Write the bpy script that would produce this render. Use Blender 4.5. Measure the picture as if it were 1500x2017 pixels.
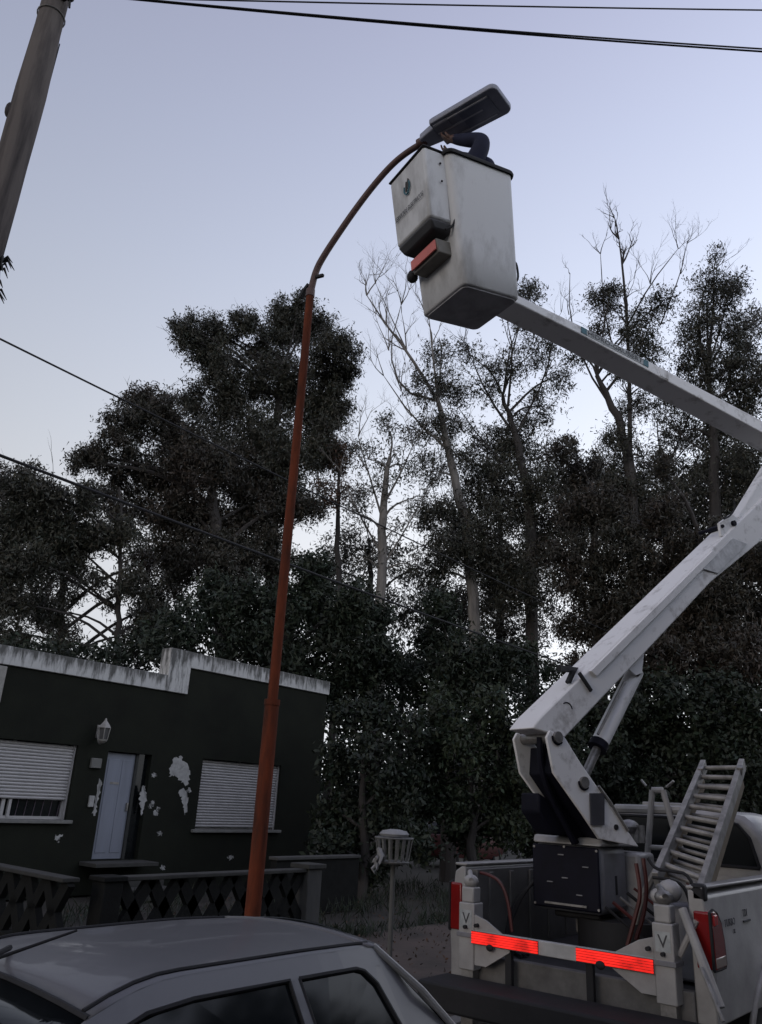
import bpy, bmesh, math, random
import numpy as np
from mathutils import Vector, Matrix
for o in list(bpy.data.objects): bpy.data.objects.remove(o)
sc = bpy.context.scene
COL = sc.collection
R_ = math.radians
V0 = Vector
# ------------------------------------------------------------------ camera
PITCH, ROLL, YAW, FPX, CAMH = 20.2, 2.9, -51.0, 1550.0, 1.85
cam = bpy.data.objects.new('camera', bpy.data.cameras.new('camera')); COL.objects.link(cam); sc.camera = cam
cam.data.sensor_fit = 'HORIZONTAL'; cam.data.sensor_width = 36.0; cam.data.lens = 36.0*FPX/1500.0
cam.data.clip_start = 0.05; cam.data.clip_end = 3000
CR = Matrix.Rotation(R_(YAW),3,'Z') @ Matrix.Rotation(R_(90+PITCH),3,'X') @ Matrix.Rotation(R_(ROLL),3,'Z')
cam.matrix_world = Matrix.Translation((0,0,CAMH)) @ CR.to_4x4()
# ------------------------------------------------------------------ sky, sun, exposure
SUN_EL, SUN_AZ = 14.0, 276.0       # azimuth from +Y towards +X: the last weak light comes along the street
world = bpy.data.worlds.new('World'); sc.world = world; world.use_nodes = True
wt = world.node_tree; bgn = wt.nodes['Background']
sky = wt.nodes.new('ShaderNodeTexSky'); sky.sky_type = 'NISHITA'; sky.sun_disc = False
sky.sun_elevation = R_(SUN_EL); sky.sun_rotation = R_(SUN_AZ); sky.air_density = 1.0; sky.dust_density = 0.6; sky.ozone_density = 2.5
geo = wt.nodes.new('ShaderNodeNewGeometry'); sep = wt.nodes.new('ShaderNodeSeparateXYZ')
tcw = wt.nodes.new('ShaderNodeTexCoord')
wt.links.new(tcw.outputs['Generated'], sep.inputs[0])
ramp = wt.nodes.new('ShaderNodeValToRGB'); wt.links.new(sep.outputs['Z'], ramp.inputs[0])
cr = ramp.color_ramp
def skyc(z): return (max(.2,min(.93, 1.278-1.255*z+.247*z*z)), max(.2,min(.95, 1.2-.764*z-.196*z*z)), max(.33,min(1.02, 1.05*(.973+.209*z-.837*z*z))), 1)
cr.elements[0].position = 0.0; cr.elements[0].color = skyc(0.30); cr.elements[1].position = 1.0; cr.elements[1].color = skyc(1.0)
for z in (0.3,0.4,0.5,0.6,0.7,0.8,0.9):
    e = cr.elements.new(z); e.color = skyc(z)
mul = wt.nodes.new('ShaderNodeVectorMath'); mul.operation = 'SCALE'; mul.inputs['Scale'].default_value = 0.07
wt.links.new(sky.outputs[0], mul.inputs[0])
mixw = wt.nodes.new('ShaderNodeMix'); mixw.data_type = 'RGBA'; mixw.inputs['Factor'].default_value = 0.97
wt.links.new(mul.outputs[0], mixw.inputs[6]); wt.links.new(ramp.outputs[0], mixw.inputs[7])
# dusk glow: the sky brightens smoothly towards the sunset side and levels off outside the view
GLOW = CR @ V0((1,0,0)); GLOW.z = 0; GLOW.normalize()
dotn = wt.nodes.new('ShaderNodeVectorMath'); dotn.operation = 'DOT_PRODUCT'; wt.links.new(tcw.outputs['Generated'], dotn.inputs[0])
dotn.inputs[1].default_value = GLOW
mr = wt.nodes.new('ShaderNodeMapRange'); mr.interpolation_type = 'LINEAR'; mr.inputs[1].default_value = -0.55; mr.inputs[2].default_value = 0.55; mr.inputs[3].default_value = 0.655; mr.inputs[4].default_value = 1.35
wt.links.new(dotn.outputs['Value'], mr.inputs[0]); wt.links.new(mr.outputs[0], bgn.inputs[1])
wt.links.new(mixw.outputs[2], bgn.inputs[0])
sun = bpy.data.objects.new('sun', bpy.data.lights.new('sun','SUN')); COL.objects.link(sun)
sun.data.energy = 0.45; sun.data.angle = R_(20); sun.data.color = (1.0,0.86,0.74)
sd = Vector((math.sin(R_(SUN_AZ))*math.cos(R_(SUN_EL)), math.cos(R_(SUN_AZ))*math.cos(R_(SUN_EL)), math.sin(R_(SUN_EL))))
sun.rotation_euler = sd.to_track_quat('Z','Y').to_euler(); sun.location = (0,0,40)
vs = sc.view_settings; vs.view_transform = 'Standard'; vs.look = 'None'; vs.gamma = 1.0; vs.exposure = 0.0; vs.use_curve_mapping = False
sc.render.engine = 'CYCLES'

# ------------------------------------------------------------------ pixel -> place helpers
CAM = Vector((0,0,CAMH))
def ray(px, py): return CR @ Vector(((px-750)/FPX, -(py-1008.5)/FPX, -1))
def atx(px, py, x): d = ray(px,py); return CAM + d*((x-CAM.x)/d.x)
def aty(px, py, y): d = ray(px,py); return CAM + d*((y-CAM.y)/d.y)
def atz(px, py, z): d = ray(px,py); return CAM + d*((z-CAM.z)/d.z)
def atr(px, py, r): d = ray(px,py); return CAM + d*(r/math.hypot(d.x,d.y))
V = Vector
# ------------------------------------------------------------------ materials
MATS = {}
def mat(name, col, rough=0.7, metal=0.0, var=0.25, scale=6.0, bump=0.0, bscale=40.0, col2=None, streak=1.0, spec=0.5, coat=0.0, tint=False, thr=None):
    if name in MATS: return MATS[name]
    m = bpy.data.materials.new(name); m.use_nodes = True; nt = m.node_tree; b = nt.nodes['Principled BSDF']
    b.inputs['Roughness'].default_value = rough; b.inputs['Metallic'].default_value = metal
    b.inputs['Specular IOR Level'].default_value = spec; b.inputs['Coat Weight'].default_value = coat
    tc = nt.nodes.new('ShaderNodeTexCoord'); mp = nt.nodes.new('ShaderNodeMapping'); mp.inputs['Scale'].default_value = (1,1,1.0/streak)
    nt.links.new(tc.outputs['Object'], mp.inputs[0])
    n = nt.nodes.new('ShaderNodeTexNoise'); n.inputs['Scale'].default_value = scale; n.inputs['Detail'].default_value = 8; n.inputs['Roughness'].default_value = 0.65
    nt.links.new(mp.outputs[0], n.inputs['Vector'])
    rp = nt.nodes.new('ShaderNodeValToRGB'); nt.links.new(n.outputs['Fac'], rp.inputs[0])
    c2 = col2 if col2 else tuple(c*(1-var) for c in col)
    lo, hi = thr if thr else (0.32, 0.62)
    rp.color_ramp.elements[0].position = lo; rp.color_ramp.elements[0].color = (*c2,1)
    rp.color_ramp.elements[1].position = hi; rp.color_ramp.elements[1].color = (*col,1)
    out = rp.outputs[0]
    if tint:
        at = nt.nodes.new('ShaderNodeAttribute'); at.attribute_name = 'tint'
        mx = nt.nodes.new('ShaderNodeMix'); mx.data_type = 'RGBA'; mx.blend_type = 'MULTIPLY'; mx.inputs['Factor'].default_value = 1
        nt.links.new(out, mx.inputs[6]); nt.links.new(at.outputs['Color'], mx.inputs[7]); out = mx.outputs[2]
    nt.links.new(out, b.inputs['Base Color'])
    if bump:
        n2 = nt.nodes.new('ShaderNodeTexNoise'); n2.inputs['Scale'].default_value = bscale; n2.inputs['Detail'].default_value = 6
        nt.links.new(mp.outputs[0], n2.inputs['Vector'])
        bp = nt.nodes.new('ShaderNodeBump'); bp.inputs['Strength'].default_value = bump; bp.inputs['Distance'].default_value = 0.01
        nt.links.new(n2.outputs['Fac'], bp.inputs['Height']); nt.links.new(bp.outputs[0], b.inputs['Normal'])
    MATS[name] = m
    return m
M_white = mat('truck_white', (0.36,0.35,0.34), 0.45, var=0.3, scale=3.5, bump=0.05, coat=0.15)
M_boom = mat('boom_white', (0.76,0.755,0.75), 0.5, col2=(0.40,0.385,0.37), scale=5.0, thr=(0.30,0.46), bump=0.05)
M_bucket = mat('bucket_fibreglass', (0.60,0.605,0.61), 0.55, col2=(0.33,0.325,0.32), scale=4.0, thr=(0.30,0.52), bump=0.1, bscale=25, streak=2.5)
M_floor = mat('bucket_underside', (0.40,0.40,0.42), 0.7, var=0.4, bump=0.1)
M_black = mat('black_rubber', (0.012,0.012,0.014), 0.75, var=0.4, bump=0.1)
M_dark = mat('dark_panel', (0.006,0.006,0.014), 0.7, var=0.4, spec=0.2)
M_navy = mat('lamp_grey', (0.30,0.315,0.38), 0.5, var=0.25, bump=0.05)
M_grey = mat('grey_panel', (0.20,0.20,0.215), 0.45, var=0.3)
M_steel = mat('worn_steel', (0.30,0.29,0.28), 0.45, metal=0.6, var=0.5, scale=12, bump=0.08)
M_alu = mat('ladder_aluminium', (0.32,0.31,0.295), 0.55, metal=0.3, var=0.5, scale=10)
M_wood_old = mat('ladder_side_wood', (0.22,0.17,0.11), 0.7, var=0.4, scale=14, streak=5, bump=0.2)
M_red_strip = mat('red_tape_added_glow', (0.85,0.02,0.015), 0.35, var=0.12, scale=20)  # reflective tape, no lamp: its glow is added as emission
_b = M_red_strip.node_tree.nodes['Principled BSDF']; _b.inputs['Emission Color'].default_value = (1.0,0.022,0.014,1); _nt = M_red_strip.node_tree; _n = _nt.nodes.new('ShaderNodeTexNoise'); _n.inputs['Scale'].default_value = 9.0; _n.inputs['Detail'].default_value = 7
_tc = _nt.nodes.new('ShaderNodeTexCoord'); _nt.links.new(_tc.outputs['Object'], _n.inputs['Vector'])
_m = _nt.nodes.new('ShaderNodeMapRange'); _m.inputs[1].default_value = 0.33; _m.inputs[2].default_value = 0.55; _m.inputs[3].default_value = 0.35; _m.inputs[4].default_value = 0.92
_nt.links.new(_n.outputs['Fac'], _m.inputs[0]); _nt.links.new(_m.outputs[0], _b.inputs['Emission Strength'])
M_redlens = mat('tail_lens_red', (0.22,0.008,0.008), 0.15, var=0.2, coat=0.5)
M_palelens = mat('tail_lens_pale', (0.32,0.26,0.22), 0.2, var=0.2)
M_orange = mat('post_orange', (0.165,0.042,0.020), 0.85, spec=0.12, col2=(0.060,0.024,0.016), scale=9, streak=5, bump=0.15, thr=(0.35,0.6))
M_arm = mat('arm_brown', (0.11,0.060,0.052), 0.6, var=0.35, scale=9, bump=0.1)
M_pole = mat('pole_wood', (0.135,0.118,0.108), 0.9, spec=0.2, col2=(0.045,0.040,0.040), scale=9, streak=10, bump=1.0, bscale=22, thr=(0.36,0.58))
M_glass = mat('dark_glass', (0.008,0.010,0.011), 0.08, var=0.2, spec=0.28)
M_text = mat('lettering_dark', (0.05,0.05,0.055), 0.6, var=0.4, scale=30)
M_teal = mat('emblem_teal', (0.05,0.16,0.20), 0.6, var=0.4, scale=30)
M_bandtxt = mat('sticker_pale', (0.40,0.42,0.42), 0.6, var=0.3, scale=20)
M_hose = mat('hose_red', (0.09,0.02,0.018), 0.5, var=0.4)

# ------------------------------------------------------------------ mesh builder
class MB:
    def __init__(s): s.v = []; s.f = []
    def add(s, vs, fs):
        n = len(s.v); s.v += [V(p) for p in vs]; s.f += [tuple(i+n for i in f) for f in fs]; return s
    def hexa(s, p):
        return s.add(p, [(3,2,1,0),(4,5,6,7),(0,1,5,4),(1,2,6,5),(2,3,7,6),(3,0,4,7)])
    def box(s, x0,x1,y0,y1,z0,z1):
        return s.hexa([(x0,y0,z0),(x1,y0,z0),(x1,y1,z0),(x0,y1,z0),(x0,y0,z1),(x1,y0,z1),(x1,y1,z1),(x0,y1,z1)])
    def obox(s, c, ax, ay, az):
        c = V(c); return s.hexa([c-ax-ay-az, c+ax-ay-az, c+ax+ay-az, c-ax+ay-az, c-ax-ay+az, c+ax-ay+az, c+ax+ay+az, c-ax+ay+az])
    def bar(s, p, q, w, h, up=V((0,0,1))):
        p, q = V(p), V(q); d = q-p; a = d.normalized(); u = V(up)
        if abs(a.dot(u)) > 0.97: u = V((1,0,0))
        b = a.cross(u).normalized(); c = b.cross(a).normalized()
        return s.obox((p+q)/2, d/2, b*w/2, c*h/2)
    def prism(s, A, B):
        n = len(A); return s.add(list(A)+list(B), [tuple(range(n)), tuple(range(2*n-1,n-1,-1))] + [(i,(i+1)%n,n+(i+1)%n,n+i) for i in range(n)])
    def tube(s, pts, r, n=10, caps=True):
        pts = [V(p) for p in pts]; m = len(pts); rr = r if isinstance(r,(list,tuple)) else [r]*m
        d0 = (pts[1]-pts[0]).normalized(); ref = V((0,0,1)) if abs(d0.z) < 0.9 else V((1,0,0))
        u = d0.cross(ref).normalized(); vs = []
        for i in range(m):
            d = (pts[min(i+1,m-1)]-pts[max(i-1,0)]).normalized()
            u = (u - d*u.dot(d)); u = u.normalized() if u.length > 1e-6 else d.orthogonal().normalized()
            w = d.cross(u)
            for k in range(n):
                a = 2*math.pi*k/n; vs.append(pts[i]+(u*math.cos(a)+w*math.sin(a))*rr[i])
        fs = [(i*n+k, i*n+(k+1)%n, (i+1)*n+(k+1)%n, (i+1)*n+k) for i in range(m-1) for k in range(n)]
        if caps: fs += [tuple(range(n-1,-1,-1)), tuple((m-1)*n+k for k in range(n))]
        return s.add(vs, fs)
    def loft(s, rings, cap0=True, cap1=True):
        n = len(rings[0]); vs = [p for r in rings for p in r]
        fs = [(i*n+k, i*n+(k+1)%n, (i+1)*n+(k+1)%n, (i+1)*n+k) for i in range(len(rings)-1) for k in range(n)]
        if cap0: fs.append(tuple(range(n-1,-1,-1)))
        if cap1: fs.append(tuple((len(rings)-1)*n+k for k in range(n)))
        return s.add(vs, fs)
    def grid(s, P):
        a, b = len(P), len(P[0]); vs = [p for r in P for p in r]
        return s.add(vs, [(i*b+j, i*b+j+1, (i+1)*b+j+1, (i+1)*b+j) for i in range(a-1) for j in range(b-1)])
    def ball(s, c, r, sx=1, sy=1, sz=1, n=10, m=6):
        c = V(c); rings = []
        for i in range(m+1):
            t = math.pi*(0.03+0.94*i/m); rings.append([c+V((sx*r*math.sin(t)*math.cos(2*math.pi*k/n), sy*r*math.sin(t)*math.sin(2*math.pi*k/n), -sz*r*math.cos(t))) for k in range(n)])
        return s.loft(rings)
    def build(s, name, m, parent=None, bevel=0.0, smooth=False, solid=0.0, label=None, cat=None, group=None, kind=None, angle=35):
        me = bpy.data.meshes.new(name); org = V((0,0,0))
        p = parent
        while p is not None: org += p.location; p = p.parent
        if parent is None and cat and s.v:
            c = sum(s.v, V())/len(s.v); zmin = min(q.z for q in s.v); org = V((c.x,c.y,zmin))
        me.from_pydata([q-org for q in s.v], [], s.f)
        bm = bmesh.new(); bm.from_mesh(me); bmesh.ops.recalc_face_normals(bm, faces=bm.faces); bm.to_mesh(me); bm.free()
        me.materials.append(m)
        if smooth or bevel:
            me.shade_smooth(); me.set_sharp_from_angle(angle=R_(angle))
        o = bpy.data.objects.new(name, me); COL.objects.link(o)
        if parent is not None: o.parent = parent
        else: o.location = org
        if solid:
            k = o.modifiers.new('solid','SOLIDIFY'); k.thickness = solid; k.offset = 0
        if bevel:
            k = o.modifiers.new('bevel','BEVEL'); k.width = bevel; k.segments = 2; k.limit_method = 'ANGLE'; k.angle_limit = R_(40)
        tag(o, label, cat, group, kind)
        return o
def tag(o, label=None, cat=None, group=None, kind=None):
    if label: o['label'] = label
    if cat: o['category'] = cat
    if group: o['group'] = group
    if kind: o['kind'] = kind
    return o
def thing(name, loc, label, cat, group=None):
    o = bpy.data.objects.new(name, None); COL.objects.link(o); o.location = loc; o.empty_display_size = 0.2
    return tag(o, label, cat, group)
def text_part(name, body, m, parent, origin, xdir, ydir, size, extrude=0.002, align='CENTER', squash=1.0):
    cu = bpy.data.curves.new(name,'FONT'); cu.body = body; cu.size = 1.0; cu.extrude = 0.0; cu.align_x = align; cu.align_y = 'CENTER'; cu.resolution_u = 2
    t = bpy.data.objects.new(name+'_src', cu); COL.objects.link(t)
    dg = bpy.context.evaluated_depsgraph_get(); me = bpy.data.meshes.new_from_object(t.evaluated_get(dg)); bpy.data.objects.remove(t)
    xd = V(xdir).normalized(); yd = (V(ydir)-xd*V(ydir).dot(xd)).normalized(); zd = xd.cross(yd)
    org = V((0,0,0)); p = parent
    while p is not None: org += p.location; p = p.parent
    for q in me.vertices: q.co = V(origin)-org + xd*q.co.x*size*squash + yd*q.co.y*size + zd*0.0
    me.name = name; me.materials.clear(); me.materials.append(m)
    o = bpy.data.objects.new(name, me); COL.objects.link(o); o.parent = parent
    k = o.modifiers.new('solid','SOLIDIFY'); k.thickness = extrude; k.offset = 0
    return o

# ================================================================== THE SETTING
M_ground = mat('ground_earth', (0.040,0.035,0.030), 0.95, col2=(0.020,0.020,0.015), scale=0.9, bump=0.5, bscale=8)
M_road = mat('road_surface', (0.055,0.052,0.05), 0.9, var=0.35, scale=1.5, bump=0.4, bscale=60)
M_kerb = mat('kerb_concrete', (0.20,0.195,0.185), 0.9, var=0.4, scale=6, bump=0.3)
M_path = mat('verge_dirt', (0.080,0.060,0.05), 0.95, col2=(0.040,0.034,0.028), scale=1.6, bump=0.5, bscale=12)
random.seed(4); np.random.seed(4)
g = MB(); N = 60; ext = 900.0
ax = [-ext,-300,-120]+list(np.linspace(-60,90,40))+[140,300,ext]
ay = [-ext,-300,-100]+list(np.linspace(-50,80,36))+[130,300,ext]
def gz(x,y): return (0.02*math.sin(x*1.3+y*0.7)+0.02*math.sin(y*2.1-x*0.4) if y > 5 else 0)-0.03
g.grid([[(x,y,gz(x,y)) for y in ay] for x in ax]); g.build('ground', M_ground, kind='structure', smooth=True)
g = MB(); g.grid([[(x,y,0.0) for y in (-4.2,-2,0,2,4.2)] for x in np.linspace(-60,160,45)]); g.build('road', M_road, kind='structure')
g = MB()
for k in range(110): g.box(-40+k*1.0+0.006, -40+(k+1)*1.0-0.006, 4.2, 4.36, -0.05, 0.13)
g.build('kerb', M_kerb, kind='structure', bevel=0.012)
g = MB(); g.grid([[(x,y,0.115+0.012*math.sin(3*x+2*y)+0.01*math.sin(7.1*x-3*y)) for y in np.linspace(4.36,7.7,10)] for x in np.linspace(-40,70,140)]); g.build('pavement', M_path, kind='structure', smooth=True)

# ================================================================== UTILITY POLE AND CABLES
P0 = atr(69,143,5.0); PX, PY = P0.x, P0.y
up = thing('utility_pole', (PX,PY,0.1), 'weathered round grey wooden utility pole with cables at its top', 'utility pole')
pts = []; rr = []
for i in range(30):
    z = 0.1+9.2*i/29; pts.append((PX+0.012*math.sin(z*1.1), PY+0.010*math.cos(z*1.7), z)); rr.append(0.118-0.0032*z+0.004*math.sin(z*2.3)+0.003*math.sin(z*5.1))
MB().tube(pts, rr, 20).build('shaft', M_pole, up, smooth=True)
b = MB()
for z in (6.22,): b.ball((PX-0.085,PY+0.03,z), 0.03, 1,1,2.2)
b.build('knot', M_pole, up, smooth=True)
cp = atr(136,6,4.85)
b = MB(); b.bar((PX,PY,cp.z+0.12), (cp.x,cp.y,cp.z+0.10), 0.05,0.05); b.build('bracket', M_black, up, bevel=0.005)
MB().bar((PX-0.02,PY,cp.z+0.6),(PX+0.3,PY-0.25,cp.z+0.6),0.06,0.06).build('cross_bracket', M_black, up, bevel=0.005)
b = MB(); b.ball((cp.x,cp.y,cp.z+0.06), 0.03, 1,1,1.5); b.tube([(cp.x,cp.y,cp.z+0.04),(cp.x+0.01,cp.y,cp.z-0.04)],0.008); b.build('insulator', M_black, up, smooth=True)
b = MB(); b.tube([(PX+0.012*math.sin(z*1.1)+0.106-0.0032*z+0.01,PY-0.02,z) for z in (5.0,6,7)],0.004,6); b.build('ground_wire', M_black, up)
for z in (2.4, 4.4, 7.2):
    rw_ = 0.120-0.0032*z; MB().tube([(PX+0.012*math.sin(z*1.1)+rw_*math.cos(a), PY+0.01*math.cos(z*1.7)+rw_*math.sin(a), z) for a in np.linspace(0,2*math.pi,21)], 0.005, 5, caps=False).build('wire_wrap', M_steel, up)
# tufted plant growing on the shaft
pl = thing('air_plant', (PX+0.09,PY,4.75), 'dark spiky leafed plant growing on the wooden pole', 'plant')
b = MB()
M_leafdark = mat('spike_leaf', (0.015,0.018,0.016), 0.7, var=0.4)
for k in range(22):
    base = V((PX+0.07, PY-0.06, 4.60+0.45*random.random())); a = R_(-60+random.uniform(-50,50)); el = random.uniform(-0.3,0.6); L = random.uniform(0.06,0.10)
    d = V((math.cos(a)*math.cos(el), math.sin(a)*math.cos(el), math.sin(el)))
    b.tube([base, base+d*L*0.5+V((0,0,0.02)), base+d*L+V((0,0,-0.05))], [0.008,0.010,0.002], 5)
lf = b.build('leaf_tuft', M_leafdark, pl)
b = MB(); b.ball((PX+0.07,PY-0.05,4.80),0.045,0.7,0.7,4.0); b.build('root_clump', M_leafdark, pl, smooth=True)
def cable(label, A, B, sag, r, group='overhead cables', n=40):
    A, B = V(A), V(B); p = [A.lerp(B,t)-V((0,0,sag*4*t*(1-t))) for t in np.linspace(0,1,n)]
    return MB().tube(p, r, 6).build('overhead_cable', M_black, label=label, cat='cable', group=group)
top = V((PX,PY,cp.z+0.35))
E1 = atz(1820,24,9.0); E2 = atz(1760,118,8.9); E3 = atz(1760,112,8.9)
cable('thin upper cable crossing the open sky from the wooden pole', atr(230,-4,5.2), E1, 0.02, 0.007)
cable('lower black cable of the twisted pair crossing the sky', atr(240,-3,5.2), E2, 0.05, 0.009)
cable('upper black cable of the twisted pair crossing the sky', atr(236,-5,5.2), E3, 0.05, 0.008)
yb = 9.2; c1 = aty(0,672,yb); c2 = aty(0,900,yb)
cable('upper cable running along the street in front of the house', (-18,yb,c1.z+0.80), (46,yb,c1.z+0.50), 0.75, 0.013, 'cables along the street')
cable('thicker lower cable running along the street in front of the house', (-18,yb,c2.z+0.70), (46,yb,c2.z+0.55), 0.7, 0.020, 'cables along the street')

# ================================================================== STREET LAMP
LX, LY = 4.50, 4.66
sl = thing('street_lamp', (LX,LY,0.12), 'tall rusty orange steel street lamp with curved arm and flat lamp head', 'street lamp')
zs = 2.56
MB().tube([(LX,LY,0.1),(LX,LY,zs-0.02),(LX,LY,zs)], [0.060,0.058,0.056], 18).build('lower_post', M_orange, sl, smooth=True, angle=30)
topz = 6.42
MB().tube([(LX,LY,zs-0.03),(LX,LY,4.5),(LX,LY,topz)], [0.042,0.040,0.037], 18).build('upper_post', M_orange, sl, smooth=True)
MB().tube([(LX,LY,zs-0.03),(LX,LY,zs+0.015)], 0.063, 18).build('joint_collar', M_orange, sl, smooth=True)
am = [(612,566),(622,532),(640,500),(668,458),(700,412),(735,366),(770,326),(800,301),(840,277)]
armp = [atx(p[0],p[1],LX) for p in am]; armp = [V((LX,LY,topz-0.05)),V((LX,LY,topz+0.02))]+armp[1:]
def smoothpath(p, n=3):
    for _ in range(n):
        q = [p[0]]
        for a, c in zip(p[:-1], p[1:]): q += [a.lerp(c,0.25), a.lerp(c,0.75)]
        p = q+[p[-1]]
    return p
armp2 = smoothpath(armp,2)
MB().tube(armp2, [0.034-0.006*i/len(armp2) for i in range(len(armp2))], 14).build('arm', M_arm, sl, smooth=True)
MB().tube([(LX,LY,topz-0.03),(LX,LY,topz+0.05)], 0.043, 16).build('arm_sleeve', M_arm, sl, smooth=True)
q = atx(602,573,LX); b = MB(); b.bar((LX,LY+0.03,q.z+0.06),(LX,LY+0.10,q.z),0.035,0.035); b.bar((LX,LY+0.085,q.z+0.02),(LX,LY+0.13,q.z-0.06),0.045,0.04); b.build('clamp_box', M_black, sl, bevel=0.004)
q = atx(632,543,LX); b = MB(); b.bar((LX,q.y+0.07,q.z+0.01),(LX,q.y-0.03,q.z-0.01),0.03,0.03); b.build('bolt', M_black, sl, bevel=0.004)
# lamp head (points towards the street, -y)
h0 = atx(836,279,LX); h1 = atx(985,190,LX); hz = 7.57
hy0, hy1 = h0.y+0.02, h1.y-0.03
lh = MB()
def rrect(cy0, cy1, w0, w1, z, rad=0.06, seg=5):
    # outline in the x-y plane: narrow end at cy0 (post side), rounded far end at cy1
    pts = []
    def arc(cx, cy, a0, a1):
        for i in range(seg+1):
            a = a0+(a1-a0)*i/seg; pts.append((LX+cx+rad*math.cos(a), cy+rad*math.sin(a), z))
    pts.append((LX-w0/2, cy0, z)); 
    arc(-w1/2+rad, cy1+rad, math.pi, 1.5*math.pi); arc(w1/2-rad, cy1+rad, 1.5*math.pi, 2*math.pi)
    pts.append((LX+w0/2, cy0, z))
    return pts
ny = hy0-0.17
body = [rrect(ny, hy1, 0.285,0.315, hz-0.028), rrect(ny, hy1-0.006, 0.30,0.325, hz-0.015), rrect(ny, hy1-0.006, 0.30,0.325, hz+0.02), rrect(ny-0.02, hy1+0.03, 0.26,0.27, hz+0.055)]
lh.loft([[V(p) for p in r] for r in body])
hd = lh.build('lamp_head', M_navy, sl, bevel=0.006)
b = MB(); b.hexa([(LX-0.09,ny-0.01,hz-0.03),(LX+0.09,ny-0.01,hz-0.03),(LX+0.06,hy0,hz-0.04),(LX-0.06,hy0,hz-0.04),(LX-0.10,ny-0.01,hz+0.04),(LX+0.10,ny-0.01,hz+0.04),(LX+0.06,hy0,hz+0.035),(LX-0.06,hy0,hz+0.035)])
b.build('neck', M_navy, hd, bevel=0.012)
for dx, ya, yb_ in ((-0.105,ny-0.02,hy1+0.10),(-0.01,ny-0.01,hy1+0.20),(0.10,ny-0.02,hy1+0.12)):
    MB().bar((LX+dx,ya,hz-0.031),(LX+dx,yb_,hz-0.031),0.016,0.016).build('rib', mat('rib_bare',(0.62,0.62,0.66),0.45,var=0.2), hd, bevel=0.003)
MB().box(LX-0.115,LX+0.125,hy1+0.09,hy1+0.40,hz-0.036,hz-0.026).build('lens_panel', mat('lens_dark',(0.24,0.255,0.32),0.35,var=0.3), hd, bevel=0.004)
MB().box(LX-0.12,LX-0.02,ny-0.17,ny-0.02,hz-0.037,hz-0.026).build('driver_cover', M_navy, hd, bevel=0.004)
b = MB(); b.tube([(LX,hy0+0.05,hz-0.005),(LX,hy0-0.03,hz-0.003)],0.045,14); b.build('spigot', M_arm, hd, smooth=True)

# ================================================================== BUCKET TRUCK
BX, BY = 5.86, 2.82                 # rear plane of the bed, centre line
HW = 1.0
tk = thing('bucket_truck', (BX+1.6,BY,0.0), 'white bucket truck with raised jointed boom and red striped rear bar', 'truck')
def tp(mb, name, m, parent=tk, **k): return mb.build(name, m, parent, **k)
ys, yl = BY-HW, BY+HW
# --- bed sides
bedL = 2.12
def bed_side(sgn):
    y = BY+sgn*HW; o = MB()
    prof = [(0.00,0.62),(0.00,0.78),(0.012,0.92),(0.0,1.10),(-0.02,1.27),(-0.03,1.36),(-0.09,1.40),(-0.13,1.40),(-0.13,0.62)]   # (inward offset, z)
    rings = []
    for x in (BX, BX+0.03, BX+0.75, BX+0.85, BX+1.05, BX+1.5, BX+1.8, BX+bedL):
        fl = 0.0
        t = (x-(BX+1.18))/0.62
        if abs(t) < 1: fl = 0.09*math.cos(t*math.pi/2)
        rings.append([V((x, y+sgn*(o_+ (fl*max(0,1-abs(z-0.75)/0.35) if o_ > -0.05 else 0)), z)) for o_, z in prof])
    o.loft(rings); return o
s1 = tp(bed_side(-1), 'bed_side', M_white, bevel=0.012, smooth=True)
tp(bed_side(1), 'bed_side', M_white, bevel=0.012, smooth=True)
for sgn in (-1,1):
    y = BY+sgn*(HW-0.085); tp(MB().box(BX+0.0,BX+bedL,y-0.055,y+0.055,1.405,1.425), 'rail_cap', M_white, bevel=0.008)
tp(MB().box(BX+0.0,BX+0.09, ys+0.02,ys+0.11,1.33,1.44), 'rail_end_cap', M_black, bevel=0.02)
tp(MB().box(BX+0.02,BX+bedL,ys+0.14,yl-0.14,0.70,0.78), 'bed_floor', mat('bed_floor_dark',(0.04,0.04,0.042),0.8,var=0.5))
tp(MB().box(BX+bedL-0.05,BX+bedL,ys+0.14,yl-0.14,0.78,1.38), 'bed_front_wall', M_white)
tp(MB().box(BX+0.05,BX+1.9,yl-0.21,yl-0.14,0.78,1.38), 'bed_inner_wall', mat('bed_inner',(0.15,0.145,0.14),0.6,var=0.35,scale=3))
b = MB()
for k in range(5): b.bar((BX+0.25+0.34*k, yl-0.215,0.8),(BX+0.25+0.34*k,yl-0.215,1.36),0.02,0.06)
tp(b,'inner_rib', mat('bed_inner',(0.15,0.145,0.14)), bevel=0.004)
# wheel arch dark + wheels
def wheel(x, y, sgn):
    w = MB(); n = 28; prof = [(0.20,0.11),(0.33,0.12),(0.375,0.10),(0.385,0.05),(0.385,-0.05),(0.375,-0.10),(0.33,-0.12),(0.20,-0.11)]
    rings = [[V((x+r_*math.cos(2*math.pi*k/n), y+a, 0.385+r_*math.sin(2*math.pi*k/n))) for r_, a in prof] for k in range(n)]
    m = len(prof); vs = [p for r_ in rings for p in r_]
    w.add(vs, [(i*m+j, i*m+(j+1)%m, ((i+1)%n)*m+(j+1)%m, ((i+1)%n)*m+j) for i in range(n) for j in range(m)])
    wh = tp(w,'wheel', M_black, smooth=True)
    r2 = MB(); r2.tube([(x,y-0.09,0.385),(x,y+0.09,0.385)],[0.205,0.205],24); r2.tube([(x,y+sgn*0.06,0.385),(x,y+sgn*0.13,0.385)],[0.10,0.07],16)
    r2.build('rim', M_steel, wh, smooth=True)
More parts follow.
